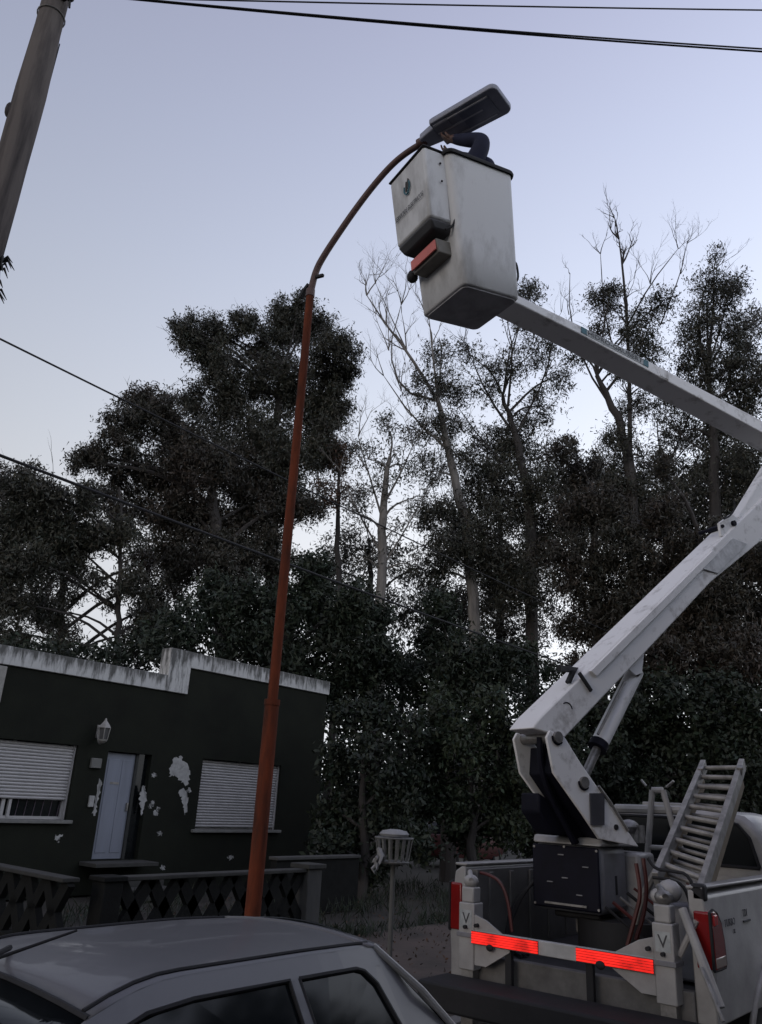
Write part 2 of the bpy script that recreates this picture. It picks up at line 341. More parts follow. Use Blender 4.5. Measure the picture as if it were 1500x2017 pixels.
for x in (BX+1.18, BX+4.6):
    for sgn in (-1,1): wheel(x, BY+sgn*(HW-0.12), sgn)
for sgn in (-1,1):
    y = BY+sgn*(HW+0.004); a = [(BX+1.18+0.52*math.cos(t), y+sgn*0.075*math.sin(t), 0.46+0.45*math.sin(t)) for t in np.linspace(0.05,math.pi-0.05,15)]
    tp(MB().tube(a,0.022,8),'wheel_arch_lip', M_white, smooth=True)
tp(MB().box(BX+0.05,BX+5.2,BY-0.45,BY+0.45,0.42,0.62),'chassis_frame', M_black)
# rear sill below the open bed and step bumper
tp(MB().box(BX-0.02,BX+0.06,ys+0.13,yl-0.13,0.60,0.80),'rear_sill', mat('sill_dirt_and_shade',(0.15,0.145,0.14),0.7,var=0.5,scale=4), bevel=0.008)  # mottled dirt; colour also darkened for the shade below the bar
b = MB(); b.hexa([(BX-0.42,ys-0.02,0.46),(BX-0.12,ys+0.05,0.46),(BX-0.12,yl-0.05,0.46),(BX-0.42,yl+0.02,0.46),(BX-0.42,ys-0.02,0.64),(BX-0.12,ys+0.05,0.66),(BX-0.12,yl-0.05,0.66),(BX-0.42,yl+0.02,0.64)])
tp(b,'rear_bumper', M_black, bevel=0.02)
b = MB()
for sgn in (-1,1): b.box(BX-0.14,BX+0.2,BY+sgn*0.5-0.05,BY+sgn*0.5+0.05,0.48,0.6)
tp(b,'bumper_bracket', M_black)
# --- jacks
def jack(y, zt, zb, flip):
    x = BX-0.06; w = 0.068
    j = tp(MB().box(x-w,x+w,y-w,y+w,zb-0.02,zt-0.18),'jack_leg', M_white, bevel=0.008)
    MB().box(x-w-0.012,x+w+0.012,y-w-0.012,y+w+0.012,zb+0.20,zb+0.23).build('jack_band', M_grey, j, bevel=0.004)
    MB().box(x-0.05,x+0.05,y-0.05,y+0.05,0.06,zb).build('inner_tube', M_steel, j)
    MB().box(x-0.14,x+0.14,y-0.14,y+0.14,0.0,0.06).build('foot_plate', M_black, j)
    MB().box(x-0.055,x+0.055,y-0.055,y+0.055,zt-0.18,zt-0.07).build('jack_head', M_white, j, bevel=0.012)
    b = MB(); b.ball((x,y,zt-0.03),0.06,1,1,0.8); b.tube([(x-0.05,y-0.03,zt-0.02),(x+0.06,y+0.05,zt+0.03)],0.02,8); b.build('valve_cap', M_steel if flip>0 else M_white, j, smooth=True)
    gy = y+flip*w
    b = MB(); A = [(x-0.06,gy,zb+0.02),(x-0.06,gy,zb+0.36),(x-0.06,gy+flip*0.10,zb+0.33),(x-0.06,gy+flip*0.30,zb+0.22),(x-0.06,gy+flip*0.30,zb+0.14),(x-0.06,gy+flip*0.10,zb+0.02)]
    b.prism([V(p) for p in A],[V(p)+V((0.02,0,0)) for p in A]); b.build('gusset_plate', M_white, j, bevel=0.003)
    MB().tube([(x-0.10,gy+flip*0.03,zb+0.29),(x-0.05,gy+flip*0.03,zb+0.29)],0.014,8).build('bolt', M_black, j); MB().tube([(x-w-0.03,y,zb+0.27),(x-w,y,zb+0.27)],0.014,8).build('bolt', M_black, j)
    text_part('letter_mark','V', M_text, j, (x-w-0.004,y,zt-0.29), (0,-1,0),(0,0,1),0.11)
    MB().box(x-w-0.003,x-w+0.002,y-0.05,y+0.05,zt-0.35,zt-0.23).build('letter_plate', M_bandtxt, j)
    return j
jr = jack(2.09, 1.37, 0.74, 1)
jl = jack(3.60, 1.335, 0.72, -1)
# --- rear bar with red reflective segments
bx = BX-0.14; y0b, y1b, zb0, zb1 = 2.155, 3.545, 0.882, 0.975
rb = tp(MB().box(bx,bx+0.05,y0b,y1b,zb0,zb1),'rear_bar', mat('bar_white',(0.46,0.46,0.45),0.5,var=0.25), bevel=0.006)
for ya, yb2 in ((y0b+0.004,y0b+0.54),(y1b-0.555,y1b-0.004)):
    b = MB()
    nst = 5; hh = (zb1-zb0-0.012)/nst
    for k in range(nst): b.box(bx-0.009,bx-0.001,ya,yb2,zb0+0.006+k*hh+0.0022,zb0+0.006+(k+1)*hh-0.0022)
    b.build('red_strip', M_red_strip, rb, label='red ribbed reflective tape with added glow on the rear bar')
    b = MB(); b.box(bx-0.002,bx-0.0005,ya-0.004,yb2+0.004,zb0+0.003,zb1-0.003); b.build('strip_backing', mat('strip_back',(0.12,0.006,0.006),0.5), rb)
b = MB(); b.ball((bx-0.012,2.52,zb0+0.005),0.035,0.4,1,0.8); b.ball((bx-0.012,3.38,zb0-0.005),0.03,0.4,1,0.8); b.build('bar_clamp', M_black, rb, smooth=True)
for y in (2.62,3.25): tp(MB().bar((BX-0.09,y,0.60),(BX-0.09,y,zb0),0.05,0.04),'bar_strut', M_black)
# --- tail lights (wrap round the rear corners)
for sgn in (-1,1):
    y = BY+sgn*HW
    A = [(BX-0.012,0.94),(BX-0.012,1.275),(BX+0.05,1.285),(BX+0.13,1.262),(BX+0.19,1.20),(BX+0.225,1.10),(BX+0.235,0.96),(BX+0.22,0.935)]
    b = MB(); b.prism([V((x,y+sgn*0.020,z)) for x,z in A],[V((x,y-sgn*0.10,z)) for x,z in A]); tl = tp(b,'tail_light', M_redlens, bevel=0.012, smooth=True)
    pp = [V((x,y+sgn*0.008,z)) for x,z in A]; MB().tube(pp+[pp[0]],0.011,6).build('lens_seal', M_black, tl)
    MB().box(BX+0.0,BX+0.215,min(y,y+sgn*0.024),max(y,y+sgn*0.024),0.95,1.01).build('reverse_lens', M_palelens, tl, bevel=0.006)
    MB().box(BX+0.01,BX+0.10,min(y,y+sgn*0.026),max(y,y+sgn*0.026),1.19,1.26).build('brake_lens', mat('tail_lens_bright',(0.55,0.03,0.03),0.2,var=0.2), tl, bevel=0.01)
# --- cab
cx0 = BX+bedL+0.06; cl = 1.75
def cab_ring(x, top, inset, zt0=0.62, r=0.12):
    # section across y: sill, belt, roof
    h = [(-0.97,zt0),(-0.985,0.95),(-0.98,1.30),(-0.965,1.40)]
    g_ = []
    if top > 1.45:
        k = inset
        g_ = [(-0.93+k*0.3,1.50),(-0.86+k,1.72),(-0.80+k,top-0.10),(-0.72+k,top-0.035),(-0.55+k,top-0.005)]
    else: g_ = [(-0.95,1.41),(-0.90,1.415),(-0.85,1.42),(-0.7,1.425),(-0.5,1.43)]
    half = h+g_
    return [V((x,BY+y,z)) for y, z in half]+[V((x,BY-y,z)) for y, z in reversed(half)]
roofz = 1.93
b = MB(); b.loft([cab_ring(cx0,roofz-0.05,0.05), cab_ring(cx0+0.05,roofz-0.01,0.02), cab_ring(cx0+0.25,roofz,0.0), cab_ring(cx0+0.95,roofz,0.0), cab_ring(cx0+1.15,roofz-0.06,0.02), cab_ring(cx0+1.65,1.42,0.0), cab_ring(cx0+2.4,1.40,0), cab_ring(cx0+2.9,1.36,0,0.5)])
cab = tp(b,'cab', M_white, bevel=0.02, smooth=True)
def on_cab_rear(y,z): return V((cx0-0.008-0.02*max(0,(z-1.45))*0, y, z))
yr0, yr1 = BY-0.80, BY+0.80
A = [(yr0+0.0,1.46),(yr0+0.06,1.70),(yr0+0.15,1.81),(yr0+0.28,1.845),(yr1-0.28,1.845),(yr1-0.15,1.81),(yr1-0.06,1.70),(yr1,1.46)]
b = MB(); b.prism([V((cx0-0.012,y,z)) for y,z in A],[V((cx0+0.03,y,z)) for y,z in A]); rw = b.build('rear_window', M_glass, cab)
pts = [V((cx0-0.014,y,z)) for y,z in A]; MB().tube(pts+[pts[0]],0.014,6).build('window_seal', M_black, rw)
for sgn in (-1,1):
    A = [(cx0+0.28,1.50),(cx0+0.25,1.82),(cx0+0.95,1.83),(cx0+1.40,1.50)]
    pp = [V((x,BY+sgn*(0.945-(z-1.5)*0.40),z)) for x,z in A]; b = MB(); b.prism(pp,[p+V((0,sgn*-0.02,0)) for p in pp]); b.build('side_window', M_glass, cab)
tp(MB().box(cx0+0.2,cx0+0.7,BY-0.3,BY+0.3,roofz,roofz+0.05),'roof_beacon_base', M_white, bevel=0.01)
tp(MB().box(cx0+2.85,cx0+2.98,BY-0.95,BY+0.95,0.45,0.72),'front_bumper', M_steel, bevel=0.02)
for sgn in (-1,1): tp(MB().box(cx0+2.86,cx0+2.93,BY+sgn*0.75-0.14,BY+sgn*0.75+0.14,0.95,1.15),'headlight', M_palelens, bevel=0.02)
tp(MB().box(cx0+2.88,cx0+2.93,BY-0.55,BY+0.55,0.85,1.2),'grille', M_black)
# lettering on the bed side
text_part('lettering','TURBO', M_text, tk, (BX+0.43,ys-0.004,1.185),(1,0,0),(0,0,1),0.066, squash=1.15)
text_part('lettering','XL', M_text, tk, (BX+0.52,ys-0.004,1.125),(1,0,0),(0,0,1),0.04)
text_part('lettering','TDI', M_text, tk, (BX+0.86,ys+0.008,1.215),(1,0,0),(0,0,1),0.07)
MB().box(BX+0.78,BX+0.95,ys-0.004,ys+0.02,1.16,1.172).build('badge_bar', M_text, tk)
# fuel stain + rust near the arch are in the paint
# --- boom plane
T = V((BX+0.96, BY, 0)); PHI = R_(-21.3)
Wd = V((math.cos(PHI), math.sin(PHI), 0)); Md = V((-Wd.y, Wd.x, 0))   # Md points away from the camera
def BP(px, py, off=0.0):
    """pixel -> point on the boom's vertical plane, off metres towards the viewer's side of it"""
    d = ray(px,py); P = T - Md*off; return CAM + d*(((P-CAM).dot(Md))/d.dot(Md))
def plate(mb, pix, o_near, o_far):
    A = [BP(x,y,o_near) for x,y in pix]; mb.prism(A,[p+Md*(o_near-o_far) for p in A]); return mb
# turret: rotating base, dark control cabinet, grey side
zt0 = 0.78
tur = tp(MB().tube([(T.x,T.y,zt0),(T.x,T.y,zt0+0.28)],0.34,28),'turret_base', M_black, smooth=True)
ca = atx(1046,1658,6.42); cb = atx(1186,1806,6.42); cc = atx(1186,1668,6.42)
yc0, yc1 = cb.y, ca.y; zc0 = cb.z+0.02; zc1 = cc.z
cbx = tp(MB().box(6.44,6.98,yc0,yc1,zc0-0.02,zc1),'control_cabinet', M_grey, bevel=0.055)
MB().box(6.415,6.445,yc0+0.012,yc1-0.008,zc0,zc1-0.012).build('cabinet_door', M_dark, cbx, bevel=0.015)
b = MB()
for yy, zz in ((0.2,0.42),(0.5,0.3),(0.72,0.25),(0.55,0.52),(0.3,0.15)): b.box(6.405,6.416,yc0+(yc1-yc0)*yy-0.025,yc0+(yc1-yc0)*yy+0.025,zc0+(zc1-zc0)*zz*1.6-0.004,zc0+(zc1-zc0)*zz*1.6+0.004)
b.build('control_label', M_grey, cbx)
MB().box(6.40,6.43,yc0+0.12,yc1-0.12,zc0+0.03,zc0+0.045).build('handle', M_steel, cbx)
MB().box(6.70,6.73,yc0-0.006,yc0,zc0+0.12,zc0+0.26).build('vent_slot', M_black, cbx)
b = MB(); b.hexa([(6.40,yc0-0.02,zc1),(7.15,yc0-0.03,zc1),(7.15,yc1+0.02,zc1),(6.40,yc1-0.02,zc1),(6.46,yc0,zc1+0.06),(7.12,yc0,zc1+0.07),(7.12,yc1,zc1+0.07),(6.46,yc1,zc1+0.06)])
b.build('cabinet_lid', M_white, cbx, bevel=0.02)
b = MB(); b.box(6.60,6.95,yc1-0.50,yc1-0.1,zt0+0.26,zc0-0.02); b.build('pump_block', M_black, cbx, bevel=0.02)
b = MB(); b.box(6.98,7.35,yc0-0.1,yc1-0.1,zt0+0.1,zc1-0.05); b.build('oil_tank', M_white, cbx, bevel=0.03)
for k in range(5):
    p0_ = V((6.46+0.1*k, yc0-0.01-0.02*k, zc0+0.05+0.03*k)); p1_ = V((6.75+0.08*k, 2.30-0.04*k, 0.86+0.02*k)); p2_ = V((7.2,2.2+0.05*k,1.05+0.08*k))
    MB().tube(smoothpath([p0_, p0_.lerp(p1_,0.5)+V((0.02*k,-0.05,-0.10)), p1_, p2_],2),0.012+0.003*(k%2),6).build('hose', (M_black,M_hose,M_steel,M_black,M_hose)[k], cbx, smooth=True)
for k in range(3):
    MB().tube(smoothpath([V((6.5+0.05*k,yc1+0.0,zc0+0.2)),V((6.45,yc1+0.14+0.03*k,zc0+0.02)),V((6.3,yc1+0.2,0.82)),V((6.15-0.05*k,yc1-0.1,0.80))],2),0.013,6).build('hose', M_black, cbx, smooth=True)
for yy,zz in ((0.04,0.05),(0.04,0.93),(0.95,0.05),(0.95,0.93),(0.5,0.96)):
    MB().tube([(6.408,yc0+(yc1-yc0)*yy,zc0+(zc1-zc0)*zz),(6.418,yc0+(yc1-yc0)*yy,zc0+(zc1-zc0)*zz)],0.010,8).build('bolt', M_steel, cbx)
# riser: two plates with a dark gap
rn = [(1076,1452),(1083,1438),(1112,1452),(1143,1502),(1258,1668),(1180,1652),(1145,1600),(1090,1522)]
rs = MB(); plate(rs, rn, 0.20, 0.175); ri = tp(rs,'riser_plate', M_boom, bevel=0.006)
rf = [(x-2,y) for x,y in rn]
A = [BP(x,y,0.20)+Md*0.40 for x,y in rn]; b = MB(); b.prism(A,[p+Md*0.025 for p in A]); tp(b,'riser_plate', M_boom, bevel=0.006)
b = MB(); Ai = [BP(x,y,0.20)+Md*0.05 for x,y in [(1104,1470),(1135,1510),(1246,1664),(1190,1654),(1152,1600),(1102,1525)]]; b.prism(Ai,[p+Md*0.32 for p in Ai]); tp(b,'riser_core', M_dark, bevel=0.01)
for px,py in ((1097,1452),(1149,1541)):
    c = BP(px,py,0.205); b = MB(); b.tube([c-Md*0.02, c+Md*0.42],0.045,16); b.build('pivot_pin', M_steel, ri, smooth=True)
    b = MB(); b.tube([c-Md*0.004+Wd*0.055*math.cos(a)+V((0,0,0.055*math.sin(a))) for a in np.linspace(3.0,5.6,9)],0.008,6); b.build('pin_keeper', M_dark, ri)
c = [BP(x,y,0.206) for x,y in ((1160,1562),(1188,1562),(1188,1625),(1162,1625))]; b = MB(); b.prism(c,[p-Md*0.012 for p in c]); b.build('data_plate', mat('data_plate_grey',(0.06,0.06,0.07),0.5,var=0.3), ri)
c = BP(1213,1629,0.205); b = MB(); b.tube([c-Md*0.006,c+Md*0.01],0.022,10); b.build('bolt', M_black, ri)
hl = MB(); hl.tube([BP(x,y,0.21) for x,y in ((1178,1548),(1200,1578),(1236,1636))],0.012,8); hl.build('edge_rod', M_steel, ri)
# hoses inside the riser
for k in range(4):
    hp = smoothpath([BP(x+k*5,y,0.05-0.05*k) for x,y in ((1062,1452),(1062,1500),(1078,1560),(1110,1620),(1130,1660))],2)
    tp(MB().tube(hp,0.024,8),'hose', M_dark, smooth=True)
b = MB(); plate(b, [(1060,1560),(1120,1600),(1160,1650),(1090,1645),(1060,1600)], -0.0, -0.22); tp(b,'lower_shroud', M_dark, bevel=0.02)
# lower boom
lbp = [(1048,1434),(1066,1410),(1160,1318),(1300,1180),(1440,1042),(1500,984),(1575,912),(1600,968),(1500,1064),(1400,1146),(1266,1290),(1112,1453),(1090,1447)]
b = MB(); plate(b, lbp, 0.15, -0.15); lb = tp(b,'lower_boom', M_boom, bevel=0.012)
b = MB(); A = [BP(x,y,0.155) for x,y in ((1160,1322),(1300,1184),(1400,1085),(1408,1094),(1308,1196),(1172,1332))]; b.prism([p-Md*0.02 for p in A],[p+Md*0.1 for p in A]); b.build('edge_cover', M_boom, lb, bevel=0.004)
b = MB(); plate(b, [(1238,1290),(1268,1288),(1264,1326),(1252,1330),(1228,1310)], 0.10, 0.07); plate(b, [(1238,1290),(1268,1288),(1264,1326),(1252,1330),(1228,1310)], -0.07, -0.10); b.build('cylinder_lug', M_boom, lb, bevel=0.004)
b = MB(); A=[BP(x,y,0.155) for x,y in ((1380,1120),(1440,1060),(1470,1072),(1412,1130))]; b.prism([p-Md*0.012 for p in A],[p for p in A]); b.build('wear_plate', mat('wear_grey',(0.60,0.61,0.62),0.5,var=0.4,scale=12), lb, bevel=0.003)
# rest bracket on top of the lower boom
b = MB(); b.bar(BP(1100,1316,0.2),BP(1150,1322,-0.15),0.03,0.05); b.bar(BP(1140,1325,0.17),BP(1164,1361,0.17),0.022,0.03); b.bar(BP(1118,1345,0.1),BP(1128,1322,0.1),0.05,0.03); b.build('rest_bracket', M_black, lb, bevel=0.004)
# small marks and pins
c = BP(1116,1398,0.152); b = MB(); b.tube([c+Wd*0.06*math.cos(a)+V((0,0,0.06*math.sin(a))) for a in np.linspace(0.2,2.2,8)],0.005,5); b.build('scuff_ring', M_dark, lb)
# levelling / second cylinder above the lower boom
cy0, cy1 = BP(1452,1032,0.05), BP(1560,850,0.05)
b = MB(); b.bar(cy0,cy1,0.16,0.12,Md); b.build('upper_link', M_boom, lb, bevel=0.01)
b = MB(); plate(b, [(1416,1030),(1440,1012),(1468,1030),(1450,1052),(1420,1056)], 0.13, 0.10); plate(b, [(1416,1030),(1440,1012),(1468,1030),(1450,1052),(1420,1056)], -0.10, -0.13); b.build('link_bracket', M_boom, lb, bevel=0.004)
c = BP(1447,1030,0.16); b = MB(); b.tube([c,c+Md*0.32],0.03,12); b.tube([BP(1424,1036,0.15),BP(1424,1036,0.15)+Md*0.3],0.018,10); b.build('link_pin', M_dark, lb)
b = MB(); b.tube(smoothpath([BP(x,y,0.17) for x,y in ((1444,985),(1448,1000),(1438,1016),(1425,1022))],2),0.010,6); b.build('hose', M_black, lb)
# lift cylinder
b = MB(); b.tube([BP(1251,1322,0.0),BP(1178,1468,0.0)],0.075,18); cyl = tp(b,'lift_cylinder', M_boom, smooth=True)
b = MB(); b.tube([BP(1182,1460,0.0),BP(1149,1532,0.0)],0.038,14); b.build('piston_rod', M_steel, cyl, smooth=True)
b = MB(); b.tube([BP(1181,1462,0.0),BP(1175,1474,0.0)],0.083,18); b.build('gland_ring', M_dark, cyl, smooth=True)
b = MB(); b.tube([BP(1228,1344,0.09),BP(1177,1446,0.09)],0.012,8); b.build('oil_pipe', M_steel, cyl)
b = MB(); b.bar(BP(1246,1312,0.06),BP(1256,1330,0.06),0.06,0.06); b.build('cylinder_eye', M_steel, cyl, bevel=0.01)
# upper boom: near side polygon then width away from viewer
ubn = [(905,529),(985,566),(1022,583),(1144,642),(1270,708),(1500,828.5),(1590,878),(1590,902),(1500,852),(1270,727),(1144,659.5),(1022,599),(985,583),(905,546)]
b = MB(); A = [BP(x,y,0.12) for x,y in ubn]; b.prism(A,[p+Md*0.29 for p in A]); ub = tp(b,'upper_boom', M_boom, bevel=0.010)
# dark underside cover (unpainted channel) is the boom's own shaded face; side sticker with lettering
s0 = [BP(x,y,0.122) for x,y in ((1144,643.5),(1276,712.5),(1276,724),(1144,655))]
b = MB(); b.prism([p-Md*0.002 for p in s0],[p+Md*0.002 for p in s0]); st = b.build('name_sticker', M_bandtxt, ub)
mid = (s0[0]+s0[1]+s0[2]+s0[3])/4; xd = (s0[1]-s0[0]).normalized(); upv = V((0,0,1))
for a_, b_ in ((0.0,0.075),(0.925,1.0)):
    q = [s0[0].lerp(s0[1],a_), s0[0].lerp(s0[1],b_), s0[3].lerp(s0[2],b_), s0[3].lerp(s0[2],a_)]
    bb = MB(); bb.prism([p-Md*0.005 for p in q],[p-Md*0.001 for p in q]); bb.build('sticker_end', M_teal, st)
LS = (s0[1]-s0[0]).length; hs = (s0[0]-s0[3]).length
tt = text_part('lettering','HIDRO-GRUBERT', M_text, st, mid-Md*0.004, xd, upv, hs*1.05, squash=LS*0.80/(hs*1.05*7.6))
b = MB(); plate(b, [(1300,724),(1316,732),(1316,748),(1300,739.5)], 0.126, 0.11); b.build('boom_band', M_boom, ub)
eb = BP(1575,900,0.0); b = MB(); b.tube([eb-Md*0.22,eb+Md*0.24],0.13,20); b.build('elbow_hub', M_boom, ub, smooth=True)
# --- bucket
BO = V((4.737,2.987,5.743)); BM = Matrix.Rotation(R_(-21.3),3,'Z') @ Matrix.Rotation(R_(1.32),3,'X') @ Matrix.Rotation(R_(-7.96),3,'Y')
BW0,BD0,BW1,BD1,BHT = 0.585,0.60,0.69,0.66,1.18
def BL(x,y,z): return BO + BM @ V((x,y,z))
def rring(w,d,z,rad,seg=4):
    p = []
    for cx,cy,a0 in ((w/2-rad,d/2-rad,0),(-w/2+rad,d/2-rad,90),(-w/2+rad,-d/2+rad,180),(w/2-rad,-d/2+rad,270)):
        for i in range(seg+1):
            a = R_(a0+90*i/seg); p.append(BL(cx+rad*math.cos(a), cy+rad*math.sin(a), z))
    return p
def bw(t): return BW0+(BW1-BW0)*t
def bd(t): return BD0+(BD1-BD0)*t
rings = [rring(BW0-0.03,BD0-0.03,0.0,0.05)]
for t in (0.012,0.3,0.6,0.9,1.0): rings.append(rring(bw(t),bd(t),BHT*t,0.06))
for t in (1.0,0.6,0.06): rings.append(rring(bw(t)-0.03,bd(t)-0.03,BHT*t,0.05))
b = MB(); b.loft(rings); bk = tp(b,'bucket', M_bucket, smooth=True, angle=50)
b = MB(); b.loft([rring(BW0-0.05,BD0-0.05,-0.012,0.05), rring(BW0-0.04,BD0-0.04,0.004,0.05)]); b.build('bucket_floor', M_floor, bk)
rim = [rring(BW1+0.035,BD1+0.035,BHT-0.005,0.07), rring(BW1+0.045,BD1+0.045,BHT+0.012,0.07), rring(BW1+0.035,BD1+0.035,BHT+0.03,0.07), rring(BW1-0.03,BD1-0.03,BHT+0.03,0.05), rring(BW1-0.03,BD1-0.03,BHT-0.005,0.05)]
b = MB(); b.loft(rim,False,False); b.add([],[]); rm = b.build('bucket_rim', M_black, bk, smooth=True)
# tool bin hung on the -x face
def obl(mb, x0,x1,y0,y1,z0,z1, tx=0.0, ty=0.0):
    return mb.hexa([BL(x0+tx,y0+ty,z0),BL(x1,y0+ty,z0),BL(x1,y1-ty,z0),BL(x0+tx,y1-ty,z0),BL(x0,y0,z1),BL(x1,y0,z1),BL(x1,y1,z1),BL(x0,y1,z1)])
xf = -BW1/2
tb = obl(MB(), xf-0.20,xf+0.035,-0.27,0.26,BHT-0.62,BHT+0.02,0.015,0.02).build('tool_bin', M_bucket, bk, bevel=0.025)
obl(MB(), xf-0.185,xf+0.04,-0.25,0.24,BHT-0.70,BHT-0.62,0.05,0.03).build('bin_base', mat('bin_dark',(0.055,0.055,0.06),0.6,var=0.3), tb, bevel=0.02)
tr = [BL(xf+0.03,-0.285,BHT+0.02),BL(xf+0.04,-0.29,BHT-0.30),BL(xf+0.052,-0.285,BHT-0.56),BL(xf+0.03,-0.27,BHT-0.66),BL(xf-0.04,-0.25,BHT-0.70)]
MB().tube(smoothpath(tr,2),0.010,6).build('bin_seal', M_black, tb)
obl(MB(), xf-0.208,xf-0.0,-0.275,0.265,BHT+0.02,BHT+0.035).build('bin_lip', M_black, tb, bevel=0.006)
for z in (-0.10,-0.27):
    c = BL(xf-0.05,-0.272,BHT+z); MB().tube([c,c+BM@V((0,-0.008,0))],0.009,8).build('bolt', M_dark, tb)
nx = BM@V((-1,0,0)); ydirL = BM@V((0,-1,0)); zL = BM@V((0.02,0,1))
text_part('lettering','SERVICIOS ELECTRICOS', M_text, tb, BL(xf-0.201,0.0,BHT-0.385), ydirL, zL, 0.066, squash=0.60)
# emblem: two cupped hands and a flame-like leaf
em = MB()
def bez(cx, cz, pts, rad):
    P = [BL(xf-0.206, -(cx+p[0]), BHT+cz+p[1]) for p in pts]; em.tube(smoothpath(P,2), rad, 5)
bez(0.0,-0.20,[(-0.035,0.03),(-0.045,-0.02),(-0.01,-0.055),(0.02,-0.05)],0.007)
bez(0.0,-0.20,[(0.035,0.05),(0.045,0.0),(0.02,-0.04),(0.0,-0.055)],0.007)
em.build('emblem', M_teal, tb)
em = MB(); bez(0.0,-0.20,[(-0.012,-0.02),(-0.010,0.03),(0.0,0.06)],0.009); bez(0.0,-0.20,[(0.014,-0.01),(0.016,0.04),(0.026,0.075)],0.008); em.build('emblem', M_text, tb)
# box with orange red reflector under the bin
zb_ = BHT-0.885
lbx = obl(MB(), xf-0.105,xf+0.06,-0.20,0.17,zb_,zb_+0.125,0.02,0.0).build('marker_box', mat('marker_grey',(0.20,0.19,0.17),0.6,var=0.4), bk, bevel=0.01)
obl(MB(), xf-0.115,xf-0.10,-0.19,0.16,zb_+0.022,zb_+0.112).build('marker_reflector', mat('reflector_salmon',(0.62,0.13,0.10),0.4,var=0.2), lbx, bevel=0.004)
b = MB(); b.tube([BL(xf-0.03,0.17,zb_+0.06),BL(xf-0.03,0.28,zb_+0.08)],0.035,10); b.ball(BL(xf-0.03,0.27,zb_+0.05),0.05); b.build('marker_plug', M_black, bk, smooth=True)
# pale plug and hook on the other side
hk = [BL(BW0/2+0.05,-BD0/2+0.1,0.42),BL(BW0/2+0.075,-BD0/2+0.08,0.40),BL(BW0/2+0.075,-BD0/2+0.08,0.24),BL(BW0/2+0.04,-BD0/2+0.1,0.22)]
MB().tube(smoothpath(hk,2),0.010,6).build('hook_handle', M_black, bk)
# mounting between bucket and boom
b = MB(); c0 = BP(945,562,0.12); b.bar(c0-Md*0.24, c0+Md*0.05, 0.20,0.12); b.build('bucket_mount', M_boom, bk, bevel=0.01)
# --- rack, clutter, hoses at the rear right
b = MB()
rkx = 7.62
b.tube([atx(1270,1748,rkx),atx(1284,1556,rkx)],0.028,10); b.tube([atx(1284,1556,rkx),atx(1305,1556,rkx)],0.028,10); b.tube([atx(1305,1556,rkx),atx(1336,1668,rkx)],0.028,10)
b.tube([atx(1272,1668,rkx),atx(1345,1672,rkx)],0.022,8); b.tube([atx(1212,1592,rkx+0.05),atx(1345,1596,rkx+0.05)],0.04,8)
rk = tp(b,'headboard_rack', M_white, smooth=True)
b = MB(); b.tube([atx(1262,1536,rkx),atx(1272,1548,rkx)],0.012,6); b.tube([atx(1326,1538,rkx),atx(1312,1550,rkx)],0.012,6); b.build('rack_horn', M_steel, rk)
b = MB()
for px in (1242,1252,1262): b.tube([atx(px,1625,7.4),atx(px+3,1660,7.4)],0.03,8)
b.ball(atx(1238,1628,7.4),0.09,1.2,1,0.7)
tp(b,'valve_block', M_steel, smooth=True)
b = MB(); b.tube(smoothpath([atx(x,y,6.6) for x,y in ((1245,1850),(1256,1790),(1275,1745),(1300,1700),(1312,1690))],2),0.030,8); tp(b,'hose', M_steel, smooth=True)
for k,(c_) in enumerate(((1235,1862,1252,1800,1262,1760,1252,1700),(1252,1850,1268,1800,1274,1750,1266,1690))):
    b = MB(); b.tube(smoothpath([atx(c_[i],c_[i+1],6.3+0.1*k) for i in (0,2,4,6)],2),0.016,6); tp(b,'hose', M_hose, smooth=True)
b = MB(); b.tube(smoothpath([atx(x,y,5.95) for x,y in ((945,1718),(962,1722),(985,1735),(1000,1770),(1008,1835))],2),0.013,6); tp(b,'hose', M_hose, smooth=True)
b = MB(); b.ball(atx(1318,1755,5.95),0.10,1,0.8,0.75); b.ball(atx(1300,1765,6.0),0.07,1,1,0.8); tp(b,'valve_cover', M_white, smooth=True)
b = MB(); b.tube(smoothpath([atx(x,y,6.0) for x,y in ((1275,1690),(1290,1712),(1320,1715),(1360,1722),(1372,1790))],2),0.012,6); b.tube(smoothpath([atx(x,y,6.05) for x,y in ((1285,1728),(1320,1732),(1350,1745),(1366,1812))],2),0.012,6); tp(b,'hose', M_black)
for k in range(3): tp(MB().box(6.15+0.25*k,6.35+0.25*k,2.02,2.30,0.80,1.28-0.1*k),'tool_crate', (M_grey,M_black,M_white)[k], bevel=0.02)
b = MB(); b.tube([atx(1343,1790,BX-0.05),atx(1418,1985,BX-0.2)],0.030,10); sr = tp(b,'diagonal_strut', M_white, smooth=True)
b = MB(); b.tube([atx(1380,1905,BX-0.2),atx(1424,2012,BX-0.3)],0.012,8); b.build('strut_rod', M_steel, sr)
b = MB(); b.tube([(BX-0.02,1.90,1.22),(BX-0.04,2.02,1.0)],0.02,8); tp(b,'side_stay', M_white, smooth=True)

